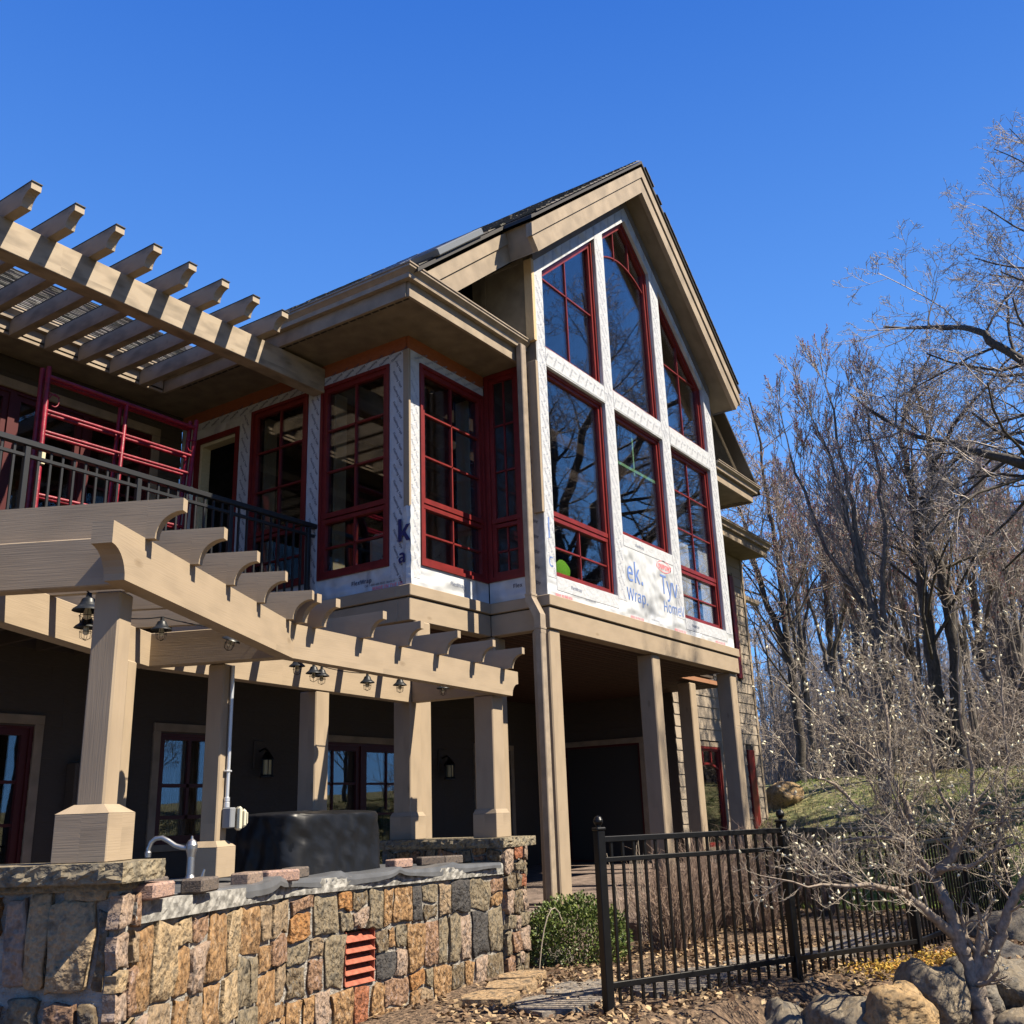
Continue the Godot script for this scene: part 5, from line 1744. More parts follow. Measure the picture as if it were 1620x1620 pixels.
	# string of caged lanterns
	var spots := [[2.70, 1.06, -4.23, "left lantern of the pair seen beside the nearest post, hung higher"], [2.72, 0.97, -4.26, "lower lantern of the pair seen beside the nearest post"], [3.39, 1.09, -4.60, "grey-topped lantern hanging right of the nearest post, alone"], [3.89, 1.085, -4.588, "tilted dark lantern under the bend of the front beam"], [4.89, 1.09, -5.10, "lantern whose cage just shows under the bend of the front beam"], [5.05, 1.055, -5.10, "darker lantern of the overlapping pair left of the end post"], [5.17, 1.05, -5.14, "paler lantern of the overlapping pair, just behind the darker one"], [5.69, 1.05, -5.17, "pale-topped lantern between the pair and the right back post"], [6.12, 1.07, -5.21, "dark lantern against the right back post"], [6.76, 1.10, -5.27, "lantern whose cage hangs below the beam between the two right posts"], [6.93, 1.12, -5.28, "last lantern of the string, close to the end post"]]
	var proto: Node3D = null
	for s in spots:
		var at := Vector3(s[0], s[1], s[2])
		if proto == null:
			proto = thing("string_lantern", s[3], "lantern", at, "caged lanterns strung under the pergola")
			var sh := MB.new()
			sh.lathe([Vector2(0.072, -0.075), Vector2(0.066, -0.066), Vector2(0.045, -0.05), Vector2(0.036, -0.036), Vector2(0.03, -0.018), Vector2(0.014, -0.008), Vector2(0.012, 0.012), Vector2(0.0, 0.014)], at, 16)
			part("shade", sh, M.lantern, proto)
			var cg := MB.new()
			for k in 6:
				var a := TAU * k / 6.0
				var o := Vector3(cos(a), 0, sin(a))
				cg.tube([at + o * 0.03 + Vector3(0, -0.07, 0), at + o * 0.037 + Vector3(0, -0.1, 0), at + o * 0.032 + Vector3(0, -0.135, 0), at + Vector3(0, -0.15, 0)], [0.0018, 0.0018, 0.0018, 0.0018], 4)
			var rp := []
			var rr := []
			for k in 13:
				rp.append(at + Vector3(cos(TAU * k / 12.0) * 0.037, -0.1, sin(TAU * k / 12.0) * 0.037))
				rr.append(0.0018)
			cg.tube(rp, rr, 4)
			part("cage", cg, M.lantern, proto)
			var bl := MB.new()
			bl.lathe([Vector2(0.0, -0.12), Vector2(0.016, -0.112), Vector2(0.02, -0.095), Vector2(0.014, -0.07), Vector2(0.012, -0.05)], at, 10)
			part("bulb", bl, M.bulb, proto)
		else:
			var c := copy(proto, at, s[0] * 7.0, 0.8, s[3])
			if s[3].begins_with("tilted"): c.rotation.z = 0.35
	var cab := MB.new()
	var prev := Vector3(2.55, 1.12, -4.15)
	for s in spots:
		var at := Vector3(s[0], s[1] + 0.013, s[2])
		var pp := []
		var rr := []
		for k in 7:
			var t := k / 6.0
			pp.append(prev.lerp(at, t) + Vector3(0, -0.05 * 4.0 * t * (1 - t) * 0.5 * prev.distance_to(at), 0))
			rr.append(0.0035)
		cab.tube(pp, rr, 5)
		prev = at
	solo("lantern_cable", cab, M.black, Vector3(4.5, 1.1, -4.9), "thin black cable carrying the lanterns under the pergola rafters", "cable")


# ---------------------------------------------------------------- ground
var gnoise := FastNoiseLite.new()

func gy(x: float, z: float) -> float:
	var s := x * 0.9 - z * 0.45
	var bank := lerpf(5.6, 7.9, smoothstep(-3.35, -2.3, z))
	var y := lerpf(-1.6, -1.2, smoothstep(bank - 0.8, bank + 0.15, s))
	y += 1.65 * smoothstep(12.5, 21.5, x + 0.5 * minf(z + 4.0, 0.0)) * smoothstep(-30.0, -6.0, z + 6.0 + x * 0.6)
	y += 2.2 * smoothstep(30.0, 90.0, x)
	y += gnoise.get_noise_2d(x * 1.2, z * 1.2) * 0.05 * smoothstep(3.0, 12.0, s) + gnoise.get_noise_2d(x * 0.12, z * 0.12) * 0.5 * smoothstep(24.0, 40.0, x)
	return y

func ground():
	gnoise.seed = 2
	gnoise.frequency = 0.5
	var soil := MB.new()
	var turf := MB.new()
	var xs := []
	var zs := []
	var v := -60.0
	while v < 300.0:
		xs.append(v)
		v += 0.25 if v > 3.5 and v < 12.0 else 0.9 if v > -2 and v < 32 else 8.0
	v = -150.0
	while v < 120.0:
		zs.append(v)
		v += 0.25 if v > -5.5 and v < 0.5 else 0.9 if v > -14.5 and v < 6 else 6.0
	var rows := []
	for x in xs:
		var r := []
		for z in zs:
			r.append(Vector3(x, gy(x, z), z))
		rows.append(r)
	for i in xs.size() - 1:
		for j in zs.size() - 1:
			var a: Vector3 = rows[i][j]
			var b: Vector3 = rows[i + 1][j]
			var c: Vector3 = rows[i + 1][j + 1]
			var d: Vector3 = rows[i][j + 1]
			var mid := (a + c) * 0.5
			var lawn := mid.x > 11.8 + 1.2 * sin(mid.z * 1.3) and mid.z > -60 or mid.z > 1.5 + sin(mid.x)
			var mb := turf if lawn else soil
			var nrm := (c - a).cross(b - d).normalized()
			if nrm.y < 0: nrm = -nrm
			mb.tri(a, b, c, nrm, nrm, nrm)
			mb.tri(a, c, d, nrm, nrm, nrm)
	var g := solo("ground", soil, M.soil, Vector3(6, -1.2, -3), "bare mulched garden soil with fallen leaves round the fence and house", "ground", "", "structure")
	part("lawn", turf, M.turf, g)
	var pt := thing("patio", "pinkish stone patio slab under the house, with a low step", "patio", Vector3(6, -0.9, -7))
	tag(pt, "", "", "", "structure")
	part("slab", bx(Vector3(-3.0, -1.5, -9.5), Vector3(15.1, -0.845, -5.02), 0.02), M.slab, pt)
	part("step", bx(Vector3(8.9, -1.5, -5.02), Vector3(11.0, -1.0, -4.62), 0.03), M.slab, pt)


func rock(name_: String, at: Vector3, size: Vector3, m: Material, turn: float, label: String, sd: int):
	var n := FastNoiseLite.new()
	n.seed = sd
	n.frequency = 0.016
	n.fractal_octaves = 4
	var b := MB.new()
	b.xf = Transform3D(Basis(Vector3.UP, turn) * Basis(Vector3(1, 0, 0), 0.15), at)
	b.blob(Vector3.ZERO, size, n, 0.55, 15)
	solo(name_, b, m, at, label, "boulder", "boulders along the garden edge")

func garden():
	rng.seed = 31
	# boulders
	var bl := [
		[6.83, -1.42, -2.58, 0.22, 0.18, 0.2, 2, "grey half-buried boulder at the left end of the row, below the fence"],
		[6.88, -1.40, -2.17, 0.29, 0.2, 0.25, 1, "brown cracked boulder second from the left, shadowed by twigs"],
		[6.86, -1.29, -1.83, 0.21, 0.19, 0.19, 0, "big rounded tan boulder, the brightest of the row"],
		[7.29, -1.24, -1.75, 0.24, 0.22, 0.22, 1, "grey-brown round boulder with a white lichen spot behind the tan one"],
		[6.70, -1.46, -1.58, 0.17, 0.15, 0.15, 3, "pale flat boulder at the bottom edge below the tan one"],
		[7.76, -1.30, -1.60, 0.24, 0.25, 0.22, 4, "dark pitted boulder right behind the tree trunk"],
		[8.02, -1.28, -1.40, 0.28, 0.2, 0.26, 2, "flat-topped grey boulder right of the tree trunk"],
		[7.2, -1.4, -1.15, 0.2, 0.18, 0.18, 1, "low boulder in the lower right corner under the tree"],
		[9.07, -1.32, -1.50, 0.34, 0.22, 0.3, 4, "grey boulder higher up the bank at the right edge"],
		[10.3, -1.26, -1.62, 0.45, 0.28, 0.4, 2, "large mauve-grey boulder in half shade at the right edge"],
		[6.75, -1.56, -1.95, 0.2, 0.16, 0.22, 4, "small dark stone wedged under the tan boulder"],
		[19.7, 0.12, -6.95, 0.4, 0.3, 0.35, 0, "sunlit boulder on the grassy rise past the house corner"],
	]
	for i in bl.size():
		var q = bl[i]
		rock("boulder", Vector3(q[0], q[1], q[2]), Vector3(q[3], q[4], q[5]), M.rocks[q[6]], i * 1.3, q[7], 40 + i)
	var cs := MB.new()
	cs.xf = Transform3D(Basis(Vector3.UP, 0.3), Vector3(7.62, -1.3, -4.82))
	cs.box(Vector3(-0.22, -0.12, -0.14), Vector3(0.22, 0.17, 0.14), 0.05)
	solo("cut_stone", cs, M.rocks[4], Vector3(7.62, -1.3, -4.82), "roughly squared grey stone on the ground beside the right pier", "stone")
	# flagstones
	var flags := [[5.95, -3.75, 0.3, 0.26, 0], [6.45, -3.85, 0.28, 0.22, 0], [6.75, -3.35, 0.32, 0.25, 0], [7.35, -3.3, 0.34, 0.24, 0], [8.0, -3.1, 0.34, 0.26, 0], [8.65, -2.85, 0.34, 0.24, 0], [9.3, -2.75, 0.36, 0.26, 0], [10.0, -2.9, 0.36, 0.26, 0], [6.25, -4.3, 0.2, 0.15, 1], [6.6, -4.45, 0.18, 0.14, 1], [5.85, -4.2, 0.2, 0.16, 1]]
	var fg := thing("garden_path", "path of irregular grey flagstones behind the black fence", "path", Vector3(7.5, -1.2, -3.4))
	tag(fg, "", "", "", "structure")
	for q in flags:
		var pl := PackedVector2Array()
		var k := 9
		for i in k:
			var a := TAU * i / k
			var rr := rng.randf_range(0.82, 1.1)
			pl.append(Vector2(q[0] + cos(a) * q[2] * rr * 1.15, q[1] + sin(a) * q[3] * rr * 1.15))
		var y: float = gy(q[0], q[1])
		var b := MB.new()
		b.plan(pl, y - 0.04, y + 0.03 + (0.02 if q[4] == 1 else 0.0))
		part("flagstone", b, M.flag_tan if q[4] == 1 else M.flag, fg)
	# fence
	var posts := [Vector3(5.84, -1.22, -3.30), Vector3(7.36, -1.2, -2.63), Vector3(8.95, -1.2, -2.17), Vector3(10.62, -1.2, -2.06), Vector3(12.28, -1.2, -1.95)]
	var tops := [-0.185, -0.192, -0.245, -0.25, -0.295]
	var fe := thing("garden_fence", "black metal picket fence with ball-topped first post in front of the garden bed", "fence", posts[2])
	for i in posts.size():
		var P: Vector3 = posts[i]
		var dirp: Vector3 = (posts[min(i + 1, 4)] - posts[max(i - 1, 0)]).normalized()
		var pf := Transform3D(Basis(dirp, Vector3.UP, dirp.cross(Vector3.UP)), Vector3(P.x, 0, P.z))
		var po := part("post", bx(Vector3(-0.029, P.y - 0.15, -0.029), Vector3(0.029, tops[i] + 0.055, 0.029), 0.004, pf), M.black, fe)
		part("post_cap", bx(Vector3(-0.035, tops[i] + 0.055, -0.035), Vector3(0.035, tops[i] + 0.075, 0.035), 0.006, pf), M.black, po)
		var ba := MB.new()
		ba.lathe([Vector2(0.0, 0.0), Vector2(0.016, 0.001), Vector2(0.016, 0.012), Vector2(0.024, 0.02), Vector2(0.031, 0.034), Vector2(0.031, 0.046), Vector2(0.022, 0.064), Vector2(0.01, 0.071), Vector2(0, 0.072)], Vector3(P.x, tops[i] + 0.074, P.z), 14)
		part("ball", ba, M.black, po)
		if i < posts.size() - 1:
			var Q: Vector3 = posts[i + 1]
			var dr := Vector3(Q.x - P.x, 0, Q.z - P.z)
			var l := dr.length()
			for q in [[0.0, 0.018], [-0.125, 0.015], [-0.86, 0.018]]:
				var a := Vector3(P.x, tops[i] + q[0], P.z)
				var e := Vector3(Q.x, tops[i + 1] + q[0], Q.z)
				var rx := Transform3D(Basis((e - a).normalized(), Vector3.UP, (e - a).normalized().cross(Vector3.UP)).orthonormalized(), a)
				part("rail", bx(Vector3(0.03, -q[1], -0.016), Vector3(a.distance_to(e) - 0.03, q[1], 0.016), 0.003, rx), M.black, fe)
			var n := int(l / 0.092)
			for k in range(1, n):
				var t := float(k) / n
				var c := P.lerp(Q, t)
				var ty: float = lerpf(tops[i], tops[i + 1], t)
				part("picket", bx(Vector3(-0.008, ty - 0.965, -0.008), Vector3(0.008, ty, 0.008), 0.0, Transform3D(pf.basis, Vector3(c.x, 0, c.z))), M.black, fe)
	# clipped evergreen bush by the pier
	var bushn := FastNoiseLite.new()
	bushn.seed = 12
	bushn.frequency = 0.9
	var bc := Vector3(7.74, -1.06, -4.64)
	var bu := thing("boxwood_bush", "rounded green evergreen bush between the stone pier and the fence", "bush", bc + Vector3(0, -0.25, 0))
	var lf := MB.new()
	for i in 12000:
		var d := Vector3(rng.randfn(), rng.randfn(), rng.randfn()).normalized()
		var lump := 1.0 + 0.22 * bushn.get_noise_3dv(d * 2.2) + 0.14 * bushn.get_noise_3dv(d * 6.0)
		var rad := lump * (1.0 - pow(rng.randf(), 2.2) * 0.4)
		var P := bc + Vector3(d.x * 0.46, d.y * 0.36, d.z * 0.42) * rad
		var ld := (d + Vector3(rng.randfn(), rng.randfn() + 0.5, rng.randfn()) * 0.7).normalized()
		var gr := rng.randf()
		lf.col = Color(0.055, 0.085, 0.02).lerp(Color(0.14, 0.165, 0.04), gr * gr)
		lf.leaf(P, ld, Vector3(rng.randfn(), rng.randfn(), rng.randfn()), rng.randf_range(0.022, 0.036), 0.018)
	tag(part("leaves", lf, M.box_leaf, bu), "", "", "", "stuff")
	var bst := MB.new()
	for i in 40:
		var a := rng.randf() * TAU
		bst.twig(bc + Vector3(cos(a) * 0.06, -0.3, sin(a) * 0.06), bc + Vector3(cos(a) * 0.4, rng.randf_range(-0.1, 0.18), sin(a) * 0.36), 0.007, 0.003)
	part("stems", bst, M.twig_brown, bu)
	var tw := MB.new()
	var pp := []
	var rr := []
	for k in 9:
		var t := k / 8.0
		pp.append(Vector3(7.05 - 0.12 * cos(t * 2.6), -1.28 + 0.55 * sin(t * 2.2), -4.52 + 0.1 * t))
		rr.append(0.005)
	tw.tube(pp, rr, 5)
	solo("bent_cane", tw, M.twig_pale, Vector3(7.05, -1.2, -4.5), "single bent pale cane arching in front of the green bush", "cane")
	# dry red-brown shrubs behind the fence
	var sh: Node3D = null
	var places := [[8.55, -4.15, 0.9, "dry twiggy shrub nearest the green bush, just behind the first fence post"], [9.3, -4.25, 1.0, "dry twiggy shrub in front of the patio step"], [10.1, -4.35, 1.1, "dry reddish shrub in front of the second house post"], [10.9, -4.2, 1.15, "dense dry reddish shrub behind the middle of the fence panel"], [11.7, -4.3, 1.2, "dry reddish shrub in front of the rear house posts"], [12.5, -4.1, 1.1, "dry reddish shrub below the red lower window"], [13.3, -4.2, 1.1, "last dry reddish shrub, behind the second fence post"], [9.9, -3.85, 0.7, "low dry shrub in front of the others behind the fence"], [11.6, -3.75, 0.75, "low reddish shrub spreading on the leaves near the path"]]
	for i in places.size():
		var q = places[i]
		var at := Vector3(q[0], gy(q[0], q[1]), q[1])
		if sh == null:
			sh = thing("dry_shrub", q[3], "shrub", at, "dry leafless shrubs behind the fence")
			var b := MB.new()
			for k in 210:
				var a := rng.randf() * TAU
				var lean := rng.randf() * 0.75
				var d := Vector3(cos(a) * lean, 1, sin(a) * lean).normalized()
				var l := rng.randf_range(0.35, 0.92) * (1.0 - lean * 0.2)
				var p0 := at + Vector3(cos(a), 0, sin(a)) * rng.randf() * 0.16
				var p1 := p0 + d * l * 0.55
				var d2_ := (d + Vector3(rng.randfn(), rng.randfn() * 0.3 - 0.1, rng.randfn()) * 0.28).normalized()
				var p2 := p1 + d2_ * l * 0.45
				b.twig(p0, p1, 0.0045, 0.0032)
				b.twig(p1, p2, 0.0032, 0.0015)
				for m in 3:
					var o := p1.lerp(p2, rng.randf())
					b.twig(o, o + (d2_ + Vector3(rng.randfn(), rng.randfn() * 0.5, rng.randfn()) * 0.7).normalized() * rng.randf_range(0.06, 0.2), 0.002, 0.001)
			part("stems", b, M.twig_red, sh)
		else:
			copy(sh, at, i * 2.1, q[2], q[3])
	var tall := MB.new()
	for k in 14:
		var o := Vector3(8.75 + rng.randfn() * 0.25, -1.15, -4.62 + rng.randfn() * 0.1)
		var e := o + Vector3(rng.randfn() * 0.13, rng.randf_range(0.45, 0.95), rng.randfn() * 0.1)
		tall.twig(o, o.lerp(e, 0.6), 0.007, 0.005)
		tall.twig(o.lerp(e, 0.6), e + Vector3(rng.randfn() * 0.04, 0, 0), 0.005, 0.003)
	solo("dry_stalks", tall, M.twig_pale, Vector3(8.75, -1.15, -4.6), "few tall pale dry stalks rising behind the green bush", "stalks")
	# fallen leaves and grass
	var ql := MB.new()
	ql.col = Color(1, 1, 1)
	ql.leaf(Vector3(-0.5, 0, 0), Vector3(1, 0.1, 0), Vector3(0, 1, 0.1), 1.0, 0.6)
	var mm := MultiMesh.new()
	mm.transform_format = MultiMesh.TRANSFORM_3D
	mm.use_colors = true
	mm.mesh = ql.mesh(Vector3.ZERO, M.litter)
	mm.instance_count = 15000
	for i in mm.instance_count:
		var x := 0.0
		var z := 0.0
		for tries in 4:
			x = rng.randf_range(4.8, 14.0)
			z = rng.randf_range(-4.6, -0.6)
			if gnoise.get_noise_2d(x * 1.7 + 50, z * 1.7) > -0.1: break
		var s := rng.randf_range(0.025, 0.065)
		var bs := Basis.from_euler(Vector3(rng.randfn() * 0.5, rng.randf() * TAU, rng.randfn() * 0.5)).scaled(Vector3(s, s, s))
		mm.set_instance_transform(i, Transform3D(bs, Vector3(x, gy(x, z) + 0.012 + rng.randf() * 0.015 + H, z)))
		var t := rng.randf()
		mm.set_instance_color(i, Color(0.12, 0.07, 0.04).lerp(Color(0.48, 0.35, 0.2), t * t))
	var mi := MultiMeshInstance3D.new()
	mi.name = "fallen_leaves"
	mi.multimesh = mm
	add_child(mi)
	tag(mi, "dry brown fallen leaves scattered over the soil round the fence", "leaves", "", "stuff")
	var gq := MB.new()
	gq.leaf(Vector3.ZERO, Vector3(0.1, 1, 0), Vector3(0, 0, 1), 1.0, 0.12)
	gq.leaf(Vector3(0.1, 0, 0), Vector3(-0.2, 1, 0.2), Vector3(1, 0, 0), 0.8, 0.12)
	gq.leaf(Vector3(-0.1, 0, 0.1), Vector3(-0.1, 1, -0.3), Vector3(1, 0, 1), 0.9, 0.12)
	var gm := MultiMesh.new()
	gm.transform_format = MultiMesh.TRANSFORM_3D
	gm.use_colors = true
	gm.mesh = gq.mesh(Vector3.ZERO, M.litter)
	gm.instance_count = 26000
	for i in gm.instance_count:
		var r := rng.randf()
		var x := 12.0 + 16.0 * r * r + rng.randf()
		var z := rng.randf_range(-7.5, 1.0) if i % 3 else rng.randf_range(-4.2, -1.6)
		var s := rng.randf_range(0.03, 0.075)
		gm.set_instance_transform(i, Transform3D(Basis(Vector3.UP, rng.randf() * TAU).scaled(Vector3(s * 1.6, s, s * 1.6)), Vector3(x, gy(x, z) + H, z)))
		var green: float = smoothstep(-0.15, 0.25, gnoise.get_noise_2d(x * 0.5, z * 0.8) + (0.25 if x < 17 else 0.0))
		gm.set_instance_color(i, Color(0.30, 0.26, 0.12).lerp(Color(0.15, 0.24, 0.035), green * rng.randf_range(0.5, 1.0)))
	var gi := MultiMeshInstance3D.new()
	gi.name = "grass"
	gi.multimesh = gm
	add_child(gi)
	tag(gi, "patchy spring grass, green near the fence and straw-coloured up the rise", "grass", "", "stuff")
	# yellow ground cover between the boulders and the fence
	var yq := MultiMesh.new()
	yq.transform_format = MultiMesh.TRANSFORM_3D
	yq.use_colors = true
	yq.mesh = mm.mesh
	yq.instance_count = 2600
	for i in yq.instance_count:
		var t := rng.randf()
		var c := Vector3(7.75, 0, -2.28).lerp(Vector3(8.9, 0, -1.78), t) + Vector3(rng.randfn() * 0.1, 0, rng.randfn() * 0.12)
		var s := rng.randf_range(0.012, 0.03)
		yq.set_instance_transform(i, Transform3D(Basis.from_euler(Vector3(rng.randfn(), rng.randf() * TAU, rng.randfn())).scaled(Vector3(s, s, s)), Vector3(c.x, gy(c.x, c.z) + rng.randf() * 0.06 + H, c.z)))
		yq.set_instance_color(i, Color(0.42, 0.30, 0.05).lerp(Color(0.55, 0.22, 0.06), rng.randf() * rng.randf()))
	var yi := MultiMeshInstance3D.new()
	yi.name = "yellow_groundcover"
	yi.multimesh = yq
	add_child(yi)
	tag(yi, "low yellow-orange ground cover between the fence and the boulders", "ground cover", "", "stuff")


# ---------------------------------------------------------------- trees
func branch(wood: MB, twigs: MB, buds: MB, p: Vector3, d: Vector3, l: float, r: float, level: int, o: Dictionary):
	var n: int = 4 if level < 2 else 3
	var pts := [p]
	var dirs := [d]
	var q := p
	var dd := d
	for i in n:
		dd = (dd + Vector3(rng.randfn(), rng.randfn(), rng.randfn()) * o.wiggle + Vector3.UP * o.lift).normalized()
		q += dd * l / n
		pts.append(q)
		dirs.append(dd)
	var rad := []
	for i in n + 1:
		rad.append(lerpf(r, r * 0.45, float(i) / n))
	if r > o.thin:
		wood.tube(pts, rad, 6 if r > 0.05 else 4)
	else:
		for i in n:
			twigs.twig(pts[i], pts[i + 1], rad[i], rad[i + 1])
	if level >= o.levels:
		if buds != null and rng.randf() < o.budrate:
			var s: float = o.bud
			for k in o.get("buds_each", 1):
				var bp: Vector3 = pts[n] if k == 0 else pts[0].lerp(pts[n], rng.randf())
				var a := dd.cross(Vector3.UP).normalized() * s * 0.5
				var b := dd.cross(a).normalized() * s * 0.5
				var t: Vector3 = bp + dd * s * o.get("budlen", 1.2)
				var base := bp - dd * s * 0.2
				var mid := bp + dd * s * 0.4
				var rg := [mid + a, mid + b, mid - a, mid - b]
				for i in 4:
					var m1: Vector3 = (rg[i] + rg[(i + 1) % 4] - mid * 2.0).normalized()
					buds.tri(rg[i], rg[(i + 1) % 4], t, m1, m1, dd)
					buds.tri(rg[i], rg[(i + 1) % 4], base, m1, m1, -dd)
		return
	var kids: int = o.kids[min(level, o.kids.size() - 1)]
	for k in kids:
		var t: float = lerpf(o.get("from", 0.25), 1.0, (k + rng.randf()) / kids)
		var i: int = min(int(t * n), n - 1)
		var bp: Vector3 = pts[i].lerp(pts[i + 1], t * n - i)
		var bd: Vector3 = dirs[i + 1]
		var side := bd.cross(Vector3(rng.randfn(), rng.randfn(), rng.randfn())).normalized()
		var nd: Vector3 = (bd * o.ahead + side * o.spread).normalized()
		branch(wood, twigs, buds, bp, nd, l * o.ratio * rng.randf_range(0.7, 1.2) * (1.15 - 0.45 * t), max(lerpf(r, r * 0.45, t) * 0.55, o.least), level + 1, o)

func stems_tree(called: String, label: String, category: String, base: Vector3, stems: Array, o: Dictionary, bark: Material, twigm: Material, budm: Material, group := "") -> Node3D:
	var t := thing(called, label, category, base, group)
	var wood := MB.new()
	var twigs := MB.new()
	var buds := MB.new() if budm else null
	for s in stems:
		var pts: Array = s[0]
		var r0: float = s[1]
		var r1: float = s[2]
		var fine := []
		var rad := []
		var steps := 5
		for i in pts.size() - 1:
			var pa: Vector3 = pts[max(i - 1, 0)]
			var pb: Vector3 = pts[i]
			var pc: Vector3 = pts[i + 1]
			var pd: Vector3 = pts[min(i + 2, pts.size() - 1)]
			for k in steps:
				var q := pb.cubic_interpolate(pc, pa, pd, float(k) / steps)
				fine.append(q + Vector3(rng.randfn(), rng.randfn() * 0.3, rng.randfn()) * o.get("knot", 0.02))
		fine.append(pts[pts.size() - 1])
		for i in fine.size():
			rad.append(lerpf(r0, r1, pow(float(i) / (fine.size() - 1), 0.85)) * rng.randf_range(0.95, 1.06))
		wood.tube(fine, rad, 8)
		var start: float = s[3]
		var count: int = s[4]
		for k in count:
			var f := lerpf(start, 1.0, (k + rng.randf()) / count)
			var i: int = min(int(f * (fine.size() - 1)), fine.size() - 2)
			var bp: Vector3 = fine[i].lerp(fine[i + 1], f * (fine.size() - 1) - i)
			var bd: Vector3 = (fine[i + 1] - fine[i]).normalized()
			var side := bd.cross(Vector3(rng.randfn(), rng.randfn(), rng.randfn())).normalized()
			var nd: Vector3 = (bd * o.ahead + side * o.spread).normalized()
			branch(wood, twigs, buds, bp, nd, o.len * rng.randf_range(0.6, 1.2) * (1.2 - 0.5 * f), max(lerpf(r0, r1, f) * 0.34, o.least), 0, o)
		branch(wood, twigs, buds, fine[fine.size() - 1], (fine[fine.size() - 1] - fine[fine.size() - 2]).normalized(), o.len * 0.9, r1, 0, o)
	part("trunk", wood, bark, t)
	tag(part("twigs", twigs, twigm, t), "", "", "", "stuff")
	if buds != null and not buds.v.is_empty():
		tag(part("buds", buds, budm, t), "", "", "", "stuff")
	return t

func V(x: float, y: float, z: float) -> Vector3:
	return Vector3(x, y, z)

func trees():
	rng.seed = 77
	# the small pale magnolia in bud in front of the fence
	var mo := {"levels": 3, "kids": [4, 3, 3], "len": 0.46, "ratio": 0.64, "ahead": 0.7, "spread": 0.85, "wiggle": 0.24, "lift": 0.11, "least": 0.0022, "thin": 0.007, "bud": 0.022, "budlen": 1.6, "budrate": 0.11, "knot": 0.006}
	stems_tree("magnolia_tree", "small pale-barked magnolia with white buds in front of the fence", "tree", Vector3(7.46, -1.6, -1.48), [
		[[V(7.47, -1.62, -1.47), V(7.46, -1.41, -1.48), V(7.45, -1.25, -1.48), V(7.45, -1.16, -1.49)], 0.072, 0.06, 0.98, 1],
		[[V(7.45, -1.16, -1.49), V(7.45, -1.01, -1.52), V(7.44, -0.88, -1.57), V(7.32, -0.77, -1.64), V(7.20, -0.68, -1.70), V(7.08, -0.59, -1.76), V(6.96, -0.55, -1.84), V(6.84, -0.52, -1.91), V(6.71, -0.52, -1.99), V(6.56, -0.50, -2.12)], 0.048, 0.008, 0.35, 13],
		[[V(7.44, -0.99, -1.53), V(7.44, -0.82, -1.55), V(7.43, -0.68, -1.59), V(7.52, -0.55, -1.64), V(7.61, -0.49, -1.71), V(7.59, -0.33, -1.80), V(7.46, -0.19, -1.90), V(7.32, -0.06, -2.04), V(7.18, 0.11, -2.15), V(7.05, 0.17, -2.26)], 0.05, 0.007, 0.3, 15],
		[[V(7.59, -0.33, -1.80), V(7.69, -0.16, -1.80), V(7.69, -0.03, -1.82), V(7.67, 0.19, -1.88), V(7.78, 0.51, -1.88), V(7.87, 0.80, -1.91), V(7.86, 1.05, -1.94)], 0.03, 0.006, 0.1, 15],
		[[V(7.51, -0.51, -1.68), V(7.54, -0.42, -1.55), V(7.56, -0.29, -1.46), V(7.58, -0.13, -1.37), V(7.58, 0.0, -1.34), V(7.59, 0.25, -1.32), V(7.58, 0.55, -1.33), V(7.59, 0.86, -1.30)], 0.034, 0.006, 0.15, 15],
		[[V(7.45, -1.16, -1.48), V(7.47, -1.03, -1.38), V(7.49, -0.83, -1.28), V(7.50, -0.68, -1.20), V(7.52, -0.57, -1.13), V(7.53, -0.41, -1.01), V(7.6, -0.1, -0.9)], 0.04, 0.02, 0.4, 9],
		[[V(7.43, -0.47, -1.62), V(7.45, -0.46, -1.52), V(7.47, -0.44, -1.39), V(7.50, -0.35, -1.24), V(7.52, -0.31, -1.10)], 0.02, 0.007, 0.2, 8],
		[[V(7.39, -0.32, -1.75), V(7.37, -0.26, -1.84), V(7.34, -0.25, -1.98), V(7.28, -0.27, -2.19), V(7.23, -0.33, -2.36)], 0.014, 0.005, 0.2, 8],
		[[V(7.48, 0.19, -1.83), V(7.44, 0.33, -1.98), V(7.40, 0.47, -2.13), V(7.36, 0.61, -2.28)], 0.013, 0.005, 0.1, 8],
		[[V(7.58, -0.13, -1.35), V(7.50, -0.05, -1.25), V(7.52, -0.09, -1.10), V(7.54, -0.08, -0.95)], 0.014, 0.006, 0.1, 7],
		[[V(7.74, -0.43, -1.60), V(7.75, -0.25, -1.53), V(7.75, -0.08, -1.54), V(7.74, 0.13, -1.59), V(7.74, 0.44, -1.59), V(7.73, 0.72, -1.64), V(7.73, 0.91, -1.65)], 0.018, 0.005, 0.1, 13],
		[[V(7.50, -0.35, -1.24), V(7.55, -0.1, -1.15), V(7.6, 0.3, -1.08), V(7.62, 0.75, -1.05), V(7.6, 1.05, -1.02)], 0.014, 0.004, 0.1, 12],
		[[V(7.61, -0.49, -1.71), V(7.8, -0.1, -1.98), V(7.85, 0.35, -2.15), V(7.9, 0.85, -2.22)], 0.014, 0.004, 0.15, 12],
		[[V(7.43, -0.68, -1.59), V(7.3, -0.3, -1.7), V(7.2, 0.1, -1.78), V(7.15, 0.5, -1.85)], 0.012, 0.004, 0.2, 10],
	], mo, M.bark_pale, M.twig_pale, M.bud_white)
	# dark double-stemmed tree on the rise
	var big := {"levels": 4, "kids": [5, 4, 3, 2], "len": 2.3, "ratio": 0.55, "ahead": 0.75, "spread": 0.75, "wiggle": 0.17, "lift": 0.07, "least": 0.008, "thin": 0.022, "bud": 0.05, "budrate": 0.0, "knot": 0.018}
